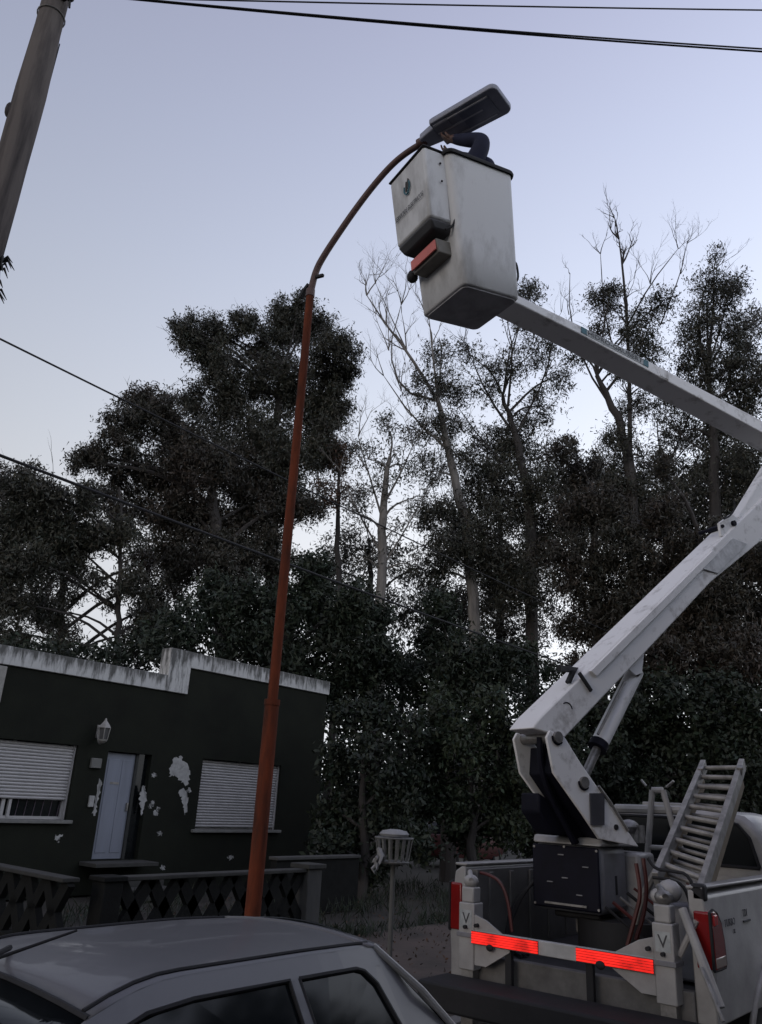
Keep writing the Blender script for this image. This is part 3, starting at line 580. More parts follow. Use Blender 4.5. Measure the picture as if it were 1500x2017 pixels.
# --- ladder lying over the bed
l0, l1 = atx(1302,1706,6.25), atx(1386,1738,6.25)
l2, l3 = atx(1386,1506,7.75), atx(1462,1504,7.75)
ld = thing('extension_ladder', ((l0+l1)/2), 'double aluminium extension ladder with wooden rails leaning on the truck rack', 'ladder')
for a, c in ((l0,l2),(l1,l3)):
    MB().bar(a-(c-a)*0.10, c, 0.045,0.10).build('rail', M_alu, ld, bevel=0.005)
d = (l2-l0).normalized(); nrm = d.cross((l1-l0)).normalized()
if nrm.z > 0: nrm = -nrm
for a, c in ((l0,l2),(l1,l3)):
    MB().bar(a+nrm*0.13-(c-a)*0.04, c+nrm*0.12-(c-a)*0.05, 0.045,0.11).build('rear_rail', M_wood_old, ld, bevel=0.006)
for k in range(10):
    t = 0.02+0.94*k/9; A_ = l0.lerp(l2,t); B_ = l1.lerp(l3,t)
    MB().tube([A_,B_],0.020,10).build('rung', M_alu, ld, smooth=True)
    if k < 9: MB().tube([A_+nrm*0.13+d*0.10,B_+nrm*0.13+d*0.10],0.016,10).build('rear_rung', M_alu, ld, smooth=True)
for a in (l2,l3): MB().obox(a-d*0.18, d*0.03, V((0,0.024,0)), nrm*0.06).build('rail_bracket', M_steel, ld, bevel=0.004)

# ================================================================== PERSON IN THE BUCKET
M_cloth = mat('workwear_navy',(0.009,0.012,0.040),0.85,var=0.35,scale=8,bump=0.3,bscale=12)
M_skin = mat('skin',(0.11,0.058,0.044),0.55,var=0.15)
M_cap = mat('cap_navy',(0.012,0.014,0.03),0.8,var=0.3)
def person():
    root = thing('person', BL(0.06,0.03,0.02), 'person in navy workwear reaching up to the lamp head from the bucket', 'person')
    O = BL(0.06,0.05,0.02); fw = (V((LX,3.1,0))-V((O.x,O.y,0))).normalized(); rt = V((fw.y,-fw.x,0))
    def L(r,f,z): return O + rt*r + fw*f + V((0,0,z))
    hand = V((LX+0.005, 3.10, 7.435)); el = atr(957,276,5.20)
    shR = L(0.20,-0.02,1.30); shL = L(-0.19,-0.02,1.29)
    el = atr(954,277,5.33); shR = atr(926,334,5.38)
    handL = V((LX+0.10,3.17,7.40)); elL = L(-0.30,0.10,1.30)
    verts = dict(pel=L(0,0,0.86), wa=L(0,0.0,1.0), ch=L(0,-0.02,1.18), nb=L(0,0.0,1.31), nk=L(0,0.02,1.37), hd=L(0,0.05,1.45), ht=L(0,0.06,1.54),
      hipR=L(0.09,0,0.83), knR=L(0.10,0.10,0.46), anR=L(0.10,0.0,0.09), toR=L(0.11,0.15,0.04), hipL=L(-0.09,0,0.83), knL=L(-0.10,0.10,0.46), anL=L(-0.10,0.0,0.09), toL=L(-0.11,0.15,0.04),
      shR=shR, elR=el, wrR=el.lerp(hand,0.72), haR=el.lerp(hand,0.86), shL=shL, elL=elL, wrL=elL.lerp(handL,0.72), haL=elL.lerp(handL,0.86))
    rad = dict(pel=.15,wa=.14,ch=.16,nb=.09,nk=.06,hd=.085,ht=.07,hipR=.09,knR=.062,anR=.042,toR=.035,hipL=.09,knL=.062,anL=.042,toL=.035,shR=.100,elR=.084,wrR=.052,haR=.034,shL=.075,elL=.060,wrL=.040,haL=.034)
    edges = [('pel','wa'),('wa','ch'),('ch','nb'),('nb','nk'),('nk','hd'),('hd','ht'),('pel','hipR'),('hipR','knR'),('knR','anR'),('anR','toR'),('pel','hipL'),('hipL','knL'),('knL','anL'),('anL','toL'),('ch','shR'),('shR','elR'),('elR','wrR'),('wrR','haR'),('ch','shL'),('shL','elL'),('elL','wrL'),('wrL','haL')]
    names = list(verts)
    # fingers
    for side, hb, hp, d0 in (('R','haR',hand,(hand-el).normalized()),('L','haL',handL,(handL-elL).normalized())):
        sd_ = d0.cross(V((0,0,1))).normalized(); upv_ = V((0,0,1))
        for k in range(4):
            o_ = (k-1.5)*0.021; n1, n2, n3 = f'f{side}{k}a', f'f{side}{k}b', f'f{side}{k}c'
            b0 = hp + sd_*o_ + d0*0.01; Lf = (0.062,0.074,0.070,0.054)[k]
            verts[n1] = b0; verts[n2] = b0+d0*Lf*0.55+upv_*0.02; verts[n3] = b0+d0*Lf*0.75+upv_*0.052
            rad[n1]=.011; rad[n2]=.0095; rad[n3]=.008; edges += [(hb,n1),(n1,n2),(n2,n3)]
        n1, n2 = f't{side}a', f't{side}b'; b0 = hp - sd_*0.045 - d0*0.03
        verts[n1] = b0; verts[n2] = b0+d0*0.03-sd_*0.012+upv_*0.035; rad[n1]=.013; rad[n2]=.010; edges += [(hb,n1),(n1,n2)]
    names = list(verts); idx = {n:i for i,n in enumerate(names)}
    org = root.location
    me = bpy.data.meshes.new('body_skel'); me.from_pydata([verts[n]-org for n in names], [(idx[a],idx[b_]) for a,b_ in edges], [])
    ob = bpy.data.objects.new('body_src', me); COL.objects.link(ob)
    sk = ob.modifiers.new('skin','SKIN'); ob.modifiers.new('sub','SUBSURF').levels = 2
    sv = me.skin_vertices[0].data if me.skin_vertices else None
    if sv is None:
        bm = bmesh.new(); bm.from_mesh(me); lay = bm.verts.layers.skin.verify(); bm.to_mesh(me); bm.free(); sv = me.skin_vertices[0].data
    for n in names:
        sv[idx[n]].radius = (rad[n],rad[n]); sv[idx[n]].use_root = (n == 'pel')
    dg = bpy.context.evaluated_depsgraph_get(); me2 = bpy.data.meshes.new_from_object(ob.evaluated_get(dg)); bpy.data.objects.remove(ob)
    me2.materials.clear(); me2.materials.append(M_cloth); me2.materials.append(M_skin); me2.materials.append(M_black)
    skinpts = [verts[n]-org for n in names if n[0] in 'ft' and n not in ('toR','toL')]+[verts['haR']-org, verts['haL']-org, verts['hd']-org, verts['ht']-org, verts['nk']-org]
    clothpts = [verts[n]-org for n in ('nb','ch','wa','shR','shL','elR','elL','wrR','wrL','pel','knR','knL')]
    feet = [verts[n]-org for n in ('anR','anL','toR','toL')]
    for p in me2.polygons:
        c = p.center; ds = min((c-q).length for q in skinpts); dc = min((c-q).length for q in clothpts); df = min((c-q).length for q in feet)
        p.material_index = 2 if (df < ds and df < dc) else (1 if ds < dc else 0); p.use_smooth = True
    me2.name = 'body'; bo = bpy.data.objects.new('body', me2); COL.objects.link(bo); bo.parent = root
    # face and cap
    hc = L(0,0.06,1.50)
    b = MB(); b.loft([[hc+rt*(0.092*math.cos(a))+fw*(0.105*math.sin(a)-0.01)+V((0,0,z)) for a in np.linspace(0,2*math.pi,17)[:-1]] if s_==1 else [hc+rt*(0.092*s_*math.cos(a))+fw*(0.105*s_*math.sin(a)-0.01)+V((0,0,z)) for a in np.linspace(0,2*math.pi,17)[:-1]] for z,s_ in ((0.02,1),(0.06,0.97),(0.10,0.75),(0.118,0.3))])
    cpz = b.build('cap', M_cap, root, smooth=True)
    b = MB(); A=[hc+rt*x_+fw*y_+V((0,0,0.03)) for x_,y_ in ((-0.07,0.07),(-0.05,0.15),(0,0.17),(0.05,0.15),(0.07,0.07))]; b.prism(A,[p+V((0,0,0.008)) for p in A]); b.build('peak', M_cap, cpz)
    b = MB(); b.ball(hc+fw*0.10+V((0,0,-0.03)),0.016,1,1,1.5); b.ball(hc+rt*0.088+V((0,0,-0.03)),0.022,0.5,1,1.4); b.ball(hc-rt*0.088+V((0,0,-0.03)),0.022,0.5,1,1.4); b.build('nose_and_ears', M_skin, root, smooth=True)
    b = MB(); b.ball(hc+fw*0.083+rt*0.032,0.011); b.ball(hc+fw*0.083-rt*0.032,0.011); b.build('eyes', M_black, root, smooth=True)
    b = MB(); b.bar(hc+fw*0.092-rt*0.024+V((0,0,-0.068)),hc+fw*0.092+rt*0.024+V((0,0,-0.068)),0.01,0.008); b.build('mouth', M_hose, root)
    return root
person()

# ================================================================== CARS
def car(name, label, cx, cy, flip, paint, scale=1.0, detail=True):
    """hatchback; local X forward, local Y left"""
    fx = -1 if flip else 1
    root = thing(name, (cx,cy,0.0), label, 'car', 'parked cars')
    def W(x,y,z): return V((cx+fx*x*scale, cy+fx*y*scale, z*scale))
    # lower body: sections from front to rear, each from sill to belt
    sec = [(1.86,.42,.60,.58),(1.80,.30,.72,.72),(1.60,.24,.79,.80),(1.2,.22,.82,.89),(0.75,.22,.83,.95),(0.2,.22,.835,.97),(-0.6,.22,.835,.985),(-1.25,.22,.82,1.0),(-1.60,.26,.79,1.01),(-1.78,.34,.72,0.97),(-1.84,.42,.62,.80)]
    rings = []
    for x,zs_,hw,zb_ in sec:
        half = [(hw*0.93,zs_),(hw,zs_+0.12),(hw*1.01,(zs_+zb_)/2),(hw*0.985,zb_-0.06),(hw*0.955,zb_),(hw*0.5,zb_+0.03)]
        rings.append([W(x,y,z) for y,z in half]+[W(x,-y,z) for y,z in reversed(half)])
    bd_ = MB().loft(rings).build('body', paint, root, bevel=0.02, smooth=True, angle=60)
    # greenhouse side surface: y as a function of z and x
    def sy(x,z):
        t = (z-0.95)/(1.36-0.95); base = 0.79-0.235*t-0.03*t*t
        e = max(0,(-x-0.95))*0.10+max(0,(x-0.1))*0.07
        return base-e
    def SP(x,z,sg,off=0.0): return W(x,sg*(sy(x,z)+off),z)
    def roofz(x):   # drip line height
        return 1.372-0.462*max(0,x+0.176)**2-0.05*max(0,-x-0.75)**2
    drip = list(np.linspace(0.20,-1.26,16))
    # roof
    rows = []
    for x in drip:
        row = []
        w_ = sy(x,roofz(x))
        for v in np.linspace(-1,1,15): row.append(W(x+0.03*(1-v*v)*(1 if x > 0.1 else 0), w_*v, roofz(x)+0.036*(1-abs(v)**2.2)))
        rows.append(row)
    rf_ = MB().grid(rows).build('roof', paint, root, smooth=True, solid=0.012)
    for sg in (1,-1):
        MB().tube([W(x,sg*(sy(x,roofz(x))*0.925),roofz(x)+0.016) for x in drip],0.0075*scale,6).build('roof_moulding', M_black, rf_)
    # pillars + rail
    aw = [(0.86,0.955),(0.20,roofz(0.20))]      # windscreen side edge
    cw = [(-1.26,roofz(-1.26)),(-1.66,1.0)]     # hatch side edge
    def strip(mb, pts, sg, off0=0.004, off1=-0.03):
        A = [SP(x,z,sg,off0) for x,z in pts]; B_ = [SP(x,z,sg,off1) for x,z in pts]; mb.prism(A,B_)
    for sg in (1,-1):
        def top(x): return roofz(x)+0.004
        def wtop(x): return roofz(x)-0.062
        b = MB()
        xs_ = list(np.linspace(0.20,-1.26,12))
        for x0,x1 in zip(xs_[:-1],xs_[1:]): strip(b,[(x0,top(x0)),(x1,top(x1)),(x1,wtop(x1)),(x0,wtop(x0))],sg)
        b.build('roof_rail', paint, root, smooth=True, angle=50)
        b = MB(); strip(b,[(0.90,0.965),(0.20,top(0.20)),(0.20,wtop(0.20)),(0.72,0.965)],sg); b.build('front_pillar', paint, root)
        b = MB(); strip(b,[(-0.665,wtop(-0.66)+0.004),(-0.715,wtop(-0.71)+0.004),(-0.74,0.98),(-0.68,0.98)],sg); b.build('centre_pillar', paint, root)
        b = MB(); strip(b,[(-1.06,wtop(-1.06)+0.004),(-1.26,top(-1.26)),(-1.62,1.02),(-1.30,1.0),(-1.245,1.10),(-1.19,1.24),(-1.165,wtop(-1.16)-0.035),(-1.13,wtop(-1.13)-0.012)],sg); b.build('rear_pillar', paint, root)
        g1 = [(0.66,0.985),(0.20,wtop(0.2)+0.0),(-0.0,wtop(0.0)),(-0.2,wtop(-0.2)),(-0.665,wtop(-0.66)),(-0.68,0.985)]
        g2 = [(-0.72,wtop(-0.71)),(-0.9,wtop(-0.9)),(-1.08,wtop(-1.08)),(-1.13,wtop(-1.13)-0.012),(-1.16,wtop(-1.16)-0.035),(-1.19,1.24),(-1.245,1.10),(-1.29,0.99),(-0.74,0.99)]
        for gg in (g1,g2):
            b = MB(); A = [SP(x,z,sg,-0.010) for x,z in gg]; b.prism(A,[SP(x,z,sg,-0.016) for x,z in gg]); gl = b.build('side_window', M_glass, root)
            pp = [SP(x,z,sg,-0.002) for x,z in gg]; MB().tube(pp+[pp[0]],0.010*scale,6).build('window_seal', M_black, gl)
        MB().bar(SP(0.1,1.0,sg,0.06),SP(0.1,0.9,sg,0.06),0.01,0.01).build('door_trim', M_black, root)
        mb_ = MB(); c = SP(0.62,1.02,sg,0.12); mb_.ball(c,0.09*scale,0.5,1,0.7); mb_.build('door_mirror', paint, root, smooth=True)
    # windscreen and hatch
    wrow = []
    for t in np.linspace(0,1,6):
        x = 0.20+(0.88-0.20)*t; z = (roofz(0.2)+0.0)+(0.95-roofz(0.2))*t
        wrow.append([W(x+0.05*(1-v*v), (sy(0.20,roofz(0.2))*(1-t)+0.74*t)*v*0.985, z+0.055*(1-v*v)*(1-t)) for v in np.linspace(-1,1,9)])
    ws = MB().grid(wrow).build('windscreen', M_glass, root, smooth=True, solid=0.006)
    MB().tube([p for p in wrow[0]],0.012*scale,6).build('windscreen_seal', M_black, ws)
    hrow = []
    for t in np.linspace(0,1,6):
        x = -1.26+(-1.66+1.26)*t; z = roofz(-1.26)+(1.0-roofz(-1.26))*t
        hrow.append([W(x-0.06*(1-v*v), (sy(-1.26,roofz(-1.26))*(1-t)+0.70*t)*v*0.99, z+0.05*(1-v*v)*(1-t)) for v in np.linspace(-1,1,9)])
    MB().grid(hrow).build('hatch_window', M_glass, root, smooth=True, solid=0.006)
    for sg in (1,-1):
        MB().tube([W(-1.27,sg*(sy(-1.26,roofz(-1.26))*0.99),roofz(-1.26)+0.005),W(-1.46,sg*0.63,1.19),W(-1.67,sg*0.70,1.0)],0.016*scale,8).build('hatch_edge', mat('bright_trim',(0.42,0.42,0.42),0.35,metal=0.5,var=0.2), root, smooth=True)
    b = MB(); sp = [[W(-1.22-0.10*t,0.50*v,roofz(-1.22)+0.036*(1-abs(v)**2.2)+0.004-0.012*t) for v in np.linspace(-1,1,11)] for t in (0,0.5,1)]
    b.grid(sp); b.build('hatch_lip', paint, root, smooth=True, solid=0.02)
    for x in (1.20,-1.18):
        for sg in (1,-1):
            w = MB(); n = 22; prof = [(0.17,0.08),(0.27,0.085),(0.295,0.06),(0.295,-0.06),(0.27,-0.085),(0.17,-0.08)]; m = len(prof)
            vs_ = [W(x+r_*math.cos(2*math.pi*k/n), sg*0.74+a, 0.295+r_*math.sin(2*math.pi*k/n)) for k in range(n) for r_,a in prof]
            w.add(vs_, [(i*m+j, i*m+(j+1)%m, ((i+1)%n)*m+(j+1)%m, ((i+1)%n)*m+j) for i in range(n) for j in range(m)])
            wh = w.build('wheel', M_black, root, smooth=True)
            MB().tube([W(x,sg*0.68,0.295),W(x,sg*0.80,0.295)],[0.18*scale,0.17*scale],20).build('rim', M_steel, wh, smooth=True)
    for sg in (1,-1):
        MB().obox(W(1.79,sg*0.56,0.62), V((0.05*scale,0,0)),V((0,0.13*scale,0)),V((0,0,0.07*scale))).build('headlight', M_palelens, root, bevel=0.02)
        MB().obox(W(-1.78,sg*0.60,0.80), V((0.05*scale,0,0)),V((0,0.09*scale,0)),V((0,0,0.13*scale))).build('tail_light', M_redlens, root, bevel=0.02)
    # dashboard/seats seen through glass would be hidden; dark floor pan
    MB().obox(W(-0.2,0,0.6), V((1.2*scale,0,0)),V((0,0.68*scale,0)),V((0,0,0.33*scale))).build('cabin_interior', M_black, root)
    return root, W
M_silver = mat('silver_grey_paint',(0.135,0.135,0.142),0.42,metal=0.2,var=0.12,scale=2.5,spec=0.35,coat=0.22)
M_redcar = mat('dull_red_paint',(0.09,0.02,0.02),0.5,var=0.3,scale=3)
nc, NW = car('parked_hatchback','silver grey hatchback parked with its side to the camera', 1.755, 2.768, True, M_silver, 0.938)
a0, a1 = atz(-60,1906,1.33), atz(152,1832,1.42)
b = MB(); b.tube([NW(0.10,-0.15,1.40), a0, a1],[0.010,0.006,0.004],6); b.build('roof_aerial', M_black, nc)
rc = atz(905,1703,0.0)
car('parked_hatchback','dull red hatchback parked far off under the trees', rc.x, rc.y, False, M_redcar, 0.95)

# ================================================================== HOUSE
YH = 14.0
M_green = mat('wall_dark_green',(0.0125,0.0145,0.0098),0.9,spec=0.25,col2=(0.008,0.009,0.0065),scale=1.2,bump=0.25,bscale=30)
M_band = mat('parapet_white',(0.50,0.50,0.49),0.85,col2=(0.10,0.10,0.095),scale=8.5,streak=5,thr=(0.40,0.56),bump=0.2)
_nt = M_band.node_tree; _rp = [n for n in _nt.nodes if n.type == 'VALTORGB'][0]; _no = [n for n in _nt.nodes if n.type == 'TEX_NOISE'][0]; _tc = [n for n in _nt.nodes if n.type == 'TEX_COORD'][0]
_sx = _nt.nodes.new('ShaderNodeSeparateXYZ'); _nt.links.new(_tc.outputs['Generated'], _sx.inputs[0])
_ma = _nt.nodes.new('ShaderNodeMath'); _ma.operation = 'MULTIPLY_ADD'; _ma.inputs[1].default_value = -0.22; _nt.links.new(_sx.outputs['Z'], _ma.inputs[0]); _nt.links.new(_no.outputs['Fac'], _ma.inputs[2])
_mb = _nt.nodes.new('ShaderNodeMath'); _mb.operation = 'ADD'; _mb.inputs[1].default_value = 0.10; _nt.links.new(_ma.outputs[0], _mb.inputs[0]); _nt.links.new(_mb.outputs[0], _rp.inputs[0])   # rain stains running down from the top edge
M_shut = mat('shutter_white',(0.42,0.41,0.41),0.6,var=0.15,scale=5)
M_door = mat('door_blue_grey',(0.22,0.24,0.29),0.6,var=0.18,scale=4,streak=6)
M_plaster = mat('bare_plaster',(0.42,0.42,0.41),0.9,var=0.35,scale=9,bump=0.3)
hs_ = thing('house', (10.5,YH+3,0.0), 'flat roofed dark green house with streaked white parapet and peeling paint', 'house')
def hp(mb,name,m,parent=hs_,**k): return mb.build(name,m,parent,**k)
# front wall with openings, 0.25 thick, built from blocks round the openings
xw0,xw1 = 2.6,15.45
WL = (6.30,8.62,1.27,2.58); DR = (9.28,10.30,0.58,2.53); WR = (11.63,14.02,1.13,2.55)
w = MB()
def wb(x0,x1,z0,z1): w.box(x0,x1,YH,YH+0.25,z0,z1)
zt = 3.82
xs = [xw0,WL[0],WL[1],DR[0],DR[1],WR[0],WR[1],xw1]
wb(xw0,WL[0],0,zt); wb(WL[0],WL[1],0,WL[2]); wb(WL[0],WL[1],WL[3],zt); wb(WL[1],DR[0],0,zt); wb(DR[0],DR[1],0,DR[2]); wb(DR[0],DR[1],DR[3],zt); wb(DR[1],10.95,0,zt); wb(10.95,WR[0],0,4.38); wb(WR[0],WR[1],0,WR[2]); wb(WR[0],WR[1],WR[3],4.38); wb(WR[1],xw1,0,4.38)
wl = hp(w,'front_wall', M_green)
hp(MB().box(xw1-0.25,xw1,YH+0.25,YH+8,0,4.38),'side_wall', M_green)
hp(MB().box(xw0,xw0+0.25,YH+0.25,YH+8,0,3.82),'side_wall', M_green)
hp(MB().box(xw0,xw1,YH+7.75,YH+8,0,3.8),'rear_wall', M_green)
hp(MB().box(xw0+0.25,xw1-0.25,YH+0.25,YH+7.75,3.45,3.6),'roof', mat('roof_slab',(0.2,0.2,0.2),0.9))
hp(MB().box(xw0-0.03,10.38,YH-0.05,YH+0.28,3.82,4.15),'parapet', M_band, bevel=0.012)
hp(MB().box(10.38,10.95,YH-0.055,YH+0.285,3.82,4.73),'parapet', M_band, bevel=0.012)
hp(MB().box(10.95,xw1+0.03,YH-0.05,YH+0.28,4.385,4.725),'parapet', M_band, bevel=0.012)
hp(MB().box(xw1-0.27,xw1+0.035,YH+0.28,YH+8,4.385,4.725),'parapet', M_band, bevel=0.012)
# roller shutters: one slat each
def shutter(x0,x1,z0,z1,box_z=None,skew=0.0):
    yS = YH+0.09; n = int((z1-z0)/0.055); fr = hp(MB().box(x0,x1,yS+0.03,yS+0.05,z0,z1),'roller_shutter', M_shut)
    for k in range(n):
        za = z0+(z1-z0)*k/n; zb = z0+(z1-z0)*(k+1)/n
        A = [V((x0+0.03,yS+0.03,za+0.003)),V((x0+0.03,yS+0.008,za+0.008)),V((x0+0.03,yS,(za+zb)/2)),V((x0+0.03,yS+0.008,zb-0.008)),V((x0+0.03,yS+0.03,zb-0.003))]
        b = MB(); b.prism(A,[p+V((x1-x0-0.06,0,0)) for p in A]); b.build('slat', M_shut, fr)
    return fr
def window(x0,x1,z0,z1,zs):
    g_ = hp(MB().box(x0,x1,YH+0.19,YH+0.20,z0,z1),'window', M_glass)
    for xa,xb in ((x0,x0+0.05),(x1-0.05,x1),((x0+x1)/2-0.03,(x0+x1)/2+0.03)): MB().box(xa,xb,YH+0.15,YH+0.188,z0+0.05,z1).build('frame', M_shut, g_)
    MB().box(x0,x1,YH+0.15,YH+0.189,z0,z0+0.05).build('frame', M_shut, g_)
    MB().box(x0-0.10,x1+0.10,YH-0.08,YH+0.14,z0-0.06,z0).build('sill', mat('sill_grey',(0.20,0.20,0.19),0.9,var=0.3), g_, bevel=0.008)
    for xa,xb in ((x0,x0+0.025),(x1-0.025,x1)): MB().box(xa,xb,YH+0.07,YH+0.15,z0+0.002,z1).build('shutter_guide', M_shut, g_)
    return g_
window(*WL,0); shutter(WL[0],WL[1],1.60,2.56)
window(*WR,0); shutter(WR[0],WR[1],1.165,2.53)
MB().box(7.55,7.60,YH+0.13,YH+0.185,1.30,1.60).build('mullion', M_shut, hs_)
b = MB()
for k in range(14):
    x = WL[0]+0.15+k*0.16; b.bar((x,YH+0.21,1.3),(x+0.02,YH+0.21,1.6),0.07,0.01)
b.build('curtain', mat('curtain',(0.10,0.08,0.10),0.9), hs_)
# door
dr = hp(MB().box(DR[0]+0.02,DR[0]+0.72,YH+0.10,YH+0.15,DR[2]+0.01,DR[3]-0.02),'door', M_door, bevel=0.006)
for xa in (0.10,0.42): MB().box(DR[0]+xa,DR[0]+xa+0.24,YH+0.09,YH+0.10,DR[2]+0.12,DR[3]-0.14).build('door_panel', M_door, dr, bevel=0.006)
MB().box(DR[0]+0.63,DR[0]+0.67,YH+0.05,YH+0.10,1.45,1.60).build('door_handle', M_steel, dr, bevel=0.005)
MB().box(DR[0]+0.20,DR[0]+0.40,YH+0.085,YH+0.10,1.93,1.97).build('letter_slot', M_steel, dr)
hp(MB().box(DR[0]+0.72,DR[1],YH+0.12,YH+0.14,DR[2],DR[3]),'side_light', M_glass)
hp(MB().box(DR[0]+0.70,DR[0]+0.76,YH+0.06,YH+0.15,DR[2],DR[3]),'door_post', mat('post_dark',(0.03,0.032,0.03),0.8))
hp(MB().box(DR[0]-0.25,DR[1]+0.1,YH-0.55,YH-0.002,0.50,0.57),'door_step', mat('step_dark',(0.05,0.05,0.047),0.9), bevel=0.01)
for k in range(2): hp(MB().box(DR[0]-0.15,DR[1],YH-0.90-0.34*k,YH-0.56-0.34*k,0.0,0.34-0.14*k),'stair_tread', mat('step_dark',(0.06,0.06,0.055),0.9), bevel=0.01)
# lantern
lc = aty(205,1440,YH-0.22); ln = hp(MB().box(lc.x-0.03,lc.x+0.03,YH-0.02,YH,lc.z-0.12,lc.z+0.12),'wall_lantern', M_steel)
MB().tube(smoothpath([V((lc.x,YH,lc.z-0.05)),V((lc.x,YH-0.12,lc.z-0.25)),V((lc.x,YH-0.22,lc.z-0.2))],2),0.015,6).build('lantern_arm', M_steel, ln)
def hexr(r,z): return [V((lc.x+r*math.cos(k*math.pi/3),YH-0.22+r*math.sin(k*math.pi/3),lc.z+z)) for k in range(6)]
M_lant = mat('lantern_white',(0.30,0.29,0.27),0.6,var=0.3)
MB().loft([hexr(0.13,0.06),hexr(0.10,0.11),hexr(0.03,0.19),hexr(0.012,0.24)]).build('lantern_cap', M_lant, ln)
MB().loft([hexr(0.10,-0.15),hexr(0.09,-0.18),hexr(0.04,-0.22)]).build('lantern_base', M_lant, ln)
for k in range(6):
    a = hexr(0.09,-0.15)[k]; c = hexr(0.115,0.06)[k]; MB().bar(a,c,0.014,0.014).build('lantern_bar', M_lant, ln)
MB().loft([hexr(0.075,-0.15),hexr(0.10,0.055)]).build('lantern_glass', mat('lantern_glass_grey',(0.10,0.10,0.10),0.2), ln)
q = aty(187,1503,YH); hp(MB().box(q.x-0.11,q.x+0.11,YH-0.06,YH,q.z-0.09,q.z+0.09),'bell_box', mat('box_grey',(0.16,0.16,0.15),0.7), bevel=0.01)
q = aty(178,1578,YH); hp(MB().box(q.x-0.05,q.x+0.05,YH-0.05,YH,q.z-0.10,q.z+0.10),'intercom', M_plaster, bevel=0.01)
q0 = aty(-4,1320,YH-0.12); q1 = aty(14,1320,YH-0.12)
hp(MB().box(q0.x-0.5,q1.x,YH-0.12,YH-0.001,3.15,3.78),'wall_box', M_lant, bevel=0.01, label='pale cabinet fixed high on the wall')
# patches where the green paint has peeled off
random.seed(21)
def patch(pix, jag=0.025):
    P = []
    for (x,y),(x2,y2) in zip(pix, pix[1:]+pix[:1]):
        for t in (0,0.17,0.34,0.5,0.67,0.84):
            P.append((x+(x2-x)*t+random.uniform(-1,1)*2.4, y+(y2-y)*t+random.uniform(-1,1)*2.8))
    A = [aty(x,y,YH-0.004) for x,y in P]; b = MB(); b.prism(A,[p+V((0,0.003,0)) for p in A]); b.build('bare_plaster_patch', M_plaster, hs_)
patch([(335,1512),(343,1494),(356,1490),(366,1503),(373,1515),(372,1540),(368,1548),(355,1536),(343,1528),(334,1530)])
patch([(350,1556),(362,1554),(371,1560),(370,1585),(366,1604),(360,1590),(358,1572)])
patch([(281,1549),(285,1547),(287,1560),(288,1576),(283,1592),(279,1604),(277,1588),(275,1572)])
patch([(190,1555),(198,1532),(200,1545),(193,1580),(187,1606),(182,1600)])
patch([(106,1646),(122,1644),(118,1652),(114,1660),(110,1655)])
for (x,y) in ((303,1526),(300,1580),(311,1592),(296,1587),(306,1600),(372,1555),(314,1640),(320,1708),(453,1688)):
    patch([(x-4,y),(x,y-3),(x+5,y-1),(x+3,y+4),(x-2,y+4)])

# ================================================================== FRONT GARDEN FENCE (diamond lattice)
M_lat = mat('lattice_dark',(0.010,0.0105,0.010),0.9,spec=0.2,var=0.4,bump=0.3)
M_cop = mat('coping_grey',(0.038,0.038,0.035),0.9,var=0.4,bump=0.2)
M_pil = mat('pillar_plaster',(0.060,0.060,0.057),0.9,col2=(0.04,0.04,0.04),scale=5,streak=3,bump=0.3)
def fence(name,label,A,B,sill=0.24,topz=0.90):
    A, B = V(A), V(B); d = (B-A); L = d.length; d.normalize(); nrm = V((-d.y,d.x,0))
    root = thing(name,(*(A+B).xy/2,0.06),label,'fence','garden fences')
    MB().obox((A+B)/2+V((0,0,0.06+sill/2)), d*L/2, nrm*0.09, V((0,0,sill/2))).build('plinth', M_lat, root, bevel=0.01)
    MB().obox((A+B)/2+V((0,0,topz+0.02)), d*(L/2+0.03), nrm*0.10, V((0,0,0.022))).build('coping', M_cop, root, bevel=0.01)
    H = topz-sill-0.06; z0 = sill+0.06; cw = 0.41; n = int(round(L/cw)); cw = L/n
    for k in range(n+1):
        for s_ in (-1,1):
            for j in (0,1):
                # bars of the diamond lattice, two half heights
                x0 = k*cw+(0 if j == 0 else s_*cw/2); x1 = x0+s_*cw/2
                if min(x0,x1) < -0.01 or max(x0,x1) > L+0.01: continue
                p = A+d*x0+V((0,0,z0+H*j/2)); q = A+d*x1+V((0,0,z0+H*(j+1)/2))
                MB().bar(p,q,0.08,0.135,nrm.cross((q-p).normalized())).build('lattice_bar', M_lat, root)
    return root
fA = atz(228,1729,0.93); 
fence('lattice_fence','low dark fence with diamond lattice running along the pavement', (5.80,8.15,0),(8.72,8.15,0))
fence('lattice_fence','low dark diamond lattice fence running back from pavement to the house', (5.22,8.20,0),(5.42,12.9,0))
gp = thing('gate_pillar',(8.87,8.17,0.06),'pale plastered pillar at the end of the lattice fence','pillar')
MB().box(8.74,9.02,8.03,8.31,0.06,0.94).build('shaft', M_pil, gp, bevel=0.015); MB().box(8.70,9.06,7.99,8.35,0.94,1.0).build('cap', M_cop, gp, bevel=0.01)
gp = thing('gate_pillar',(5.66,8.17,0.06),'dark square pillar beside the garden gate opening','pillar')
MB().box(5.55,5.79,8.05,8.29,0.06,0.90).build('shaft', M_lat, gp, bevel=0.015); MB().box(5.52,5.82,8.02,8.32,0.90,0.95).build('cap', M_lat, gp, bevel=0.01)
lw = thing('low_wall',(11.5,11.8,0.06),'low dark wall with pale coping beyond the fence pillar','wall')
c0 = atz(540,1686,0.92); c1 = atz(702,1683,0.92)
wy = c0.y; xa, xb = atz(540,1686,0.92).x, aty(702,1683,wy).x
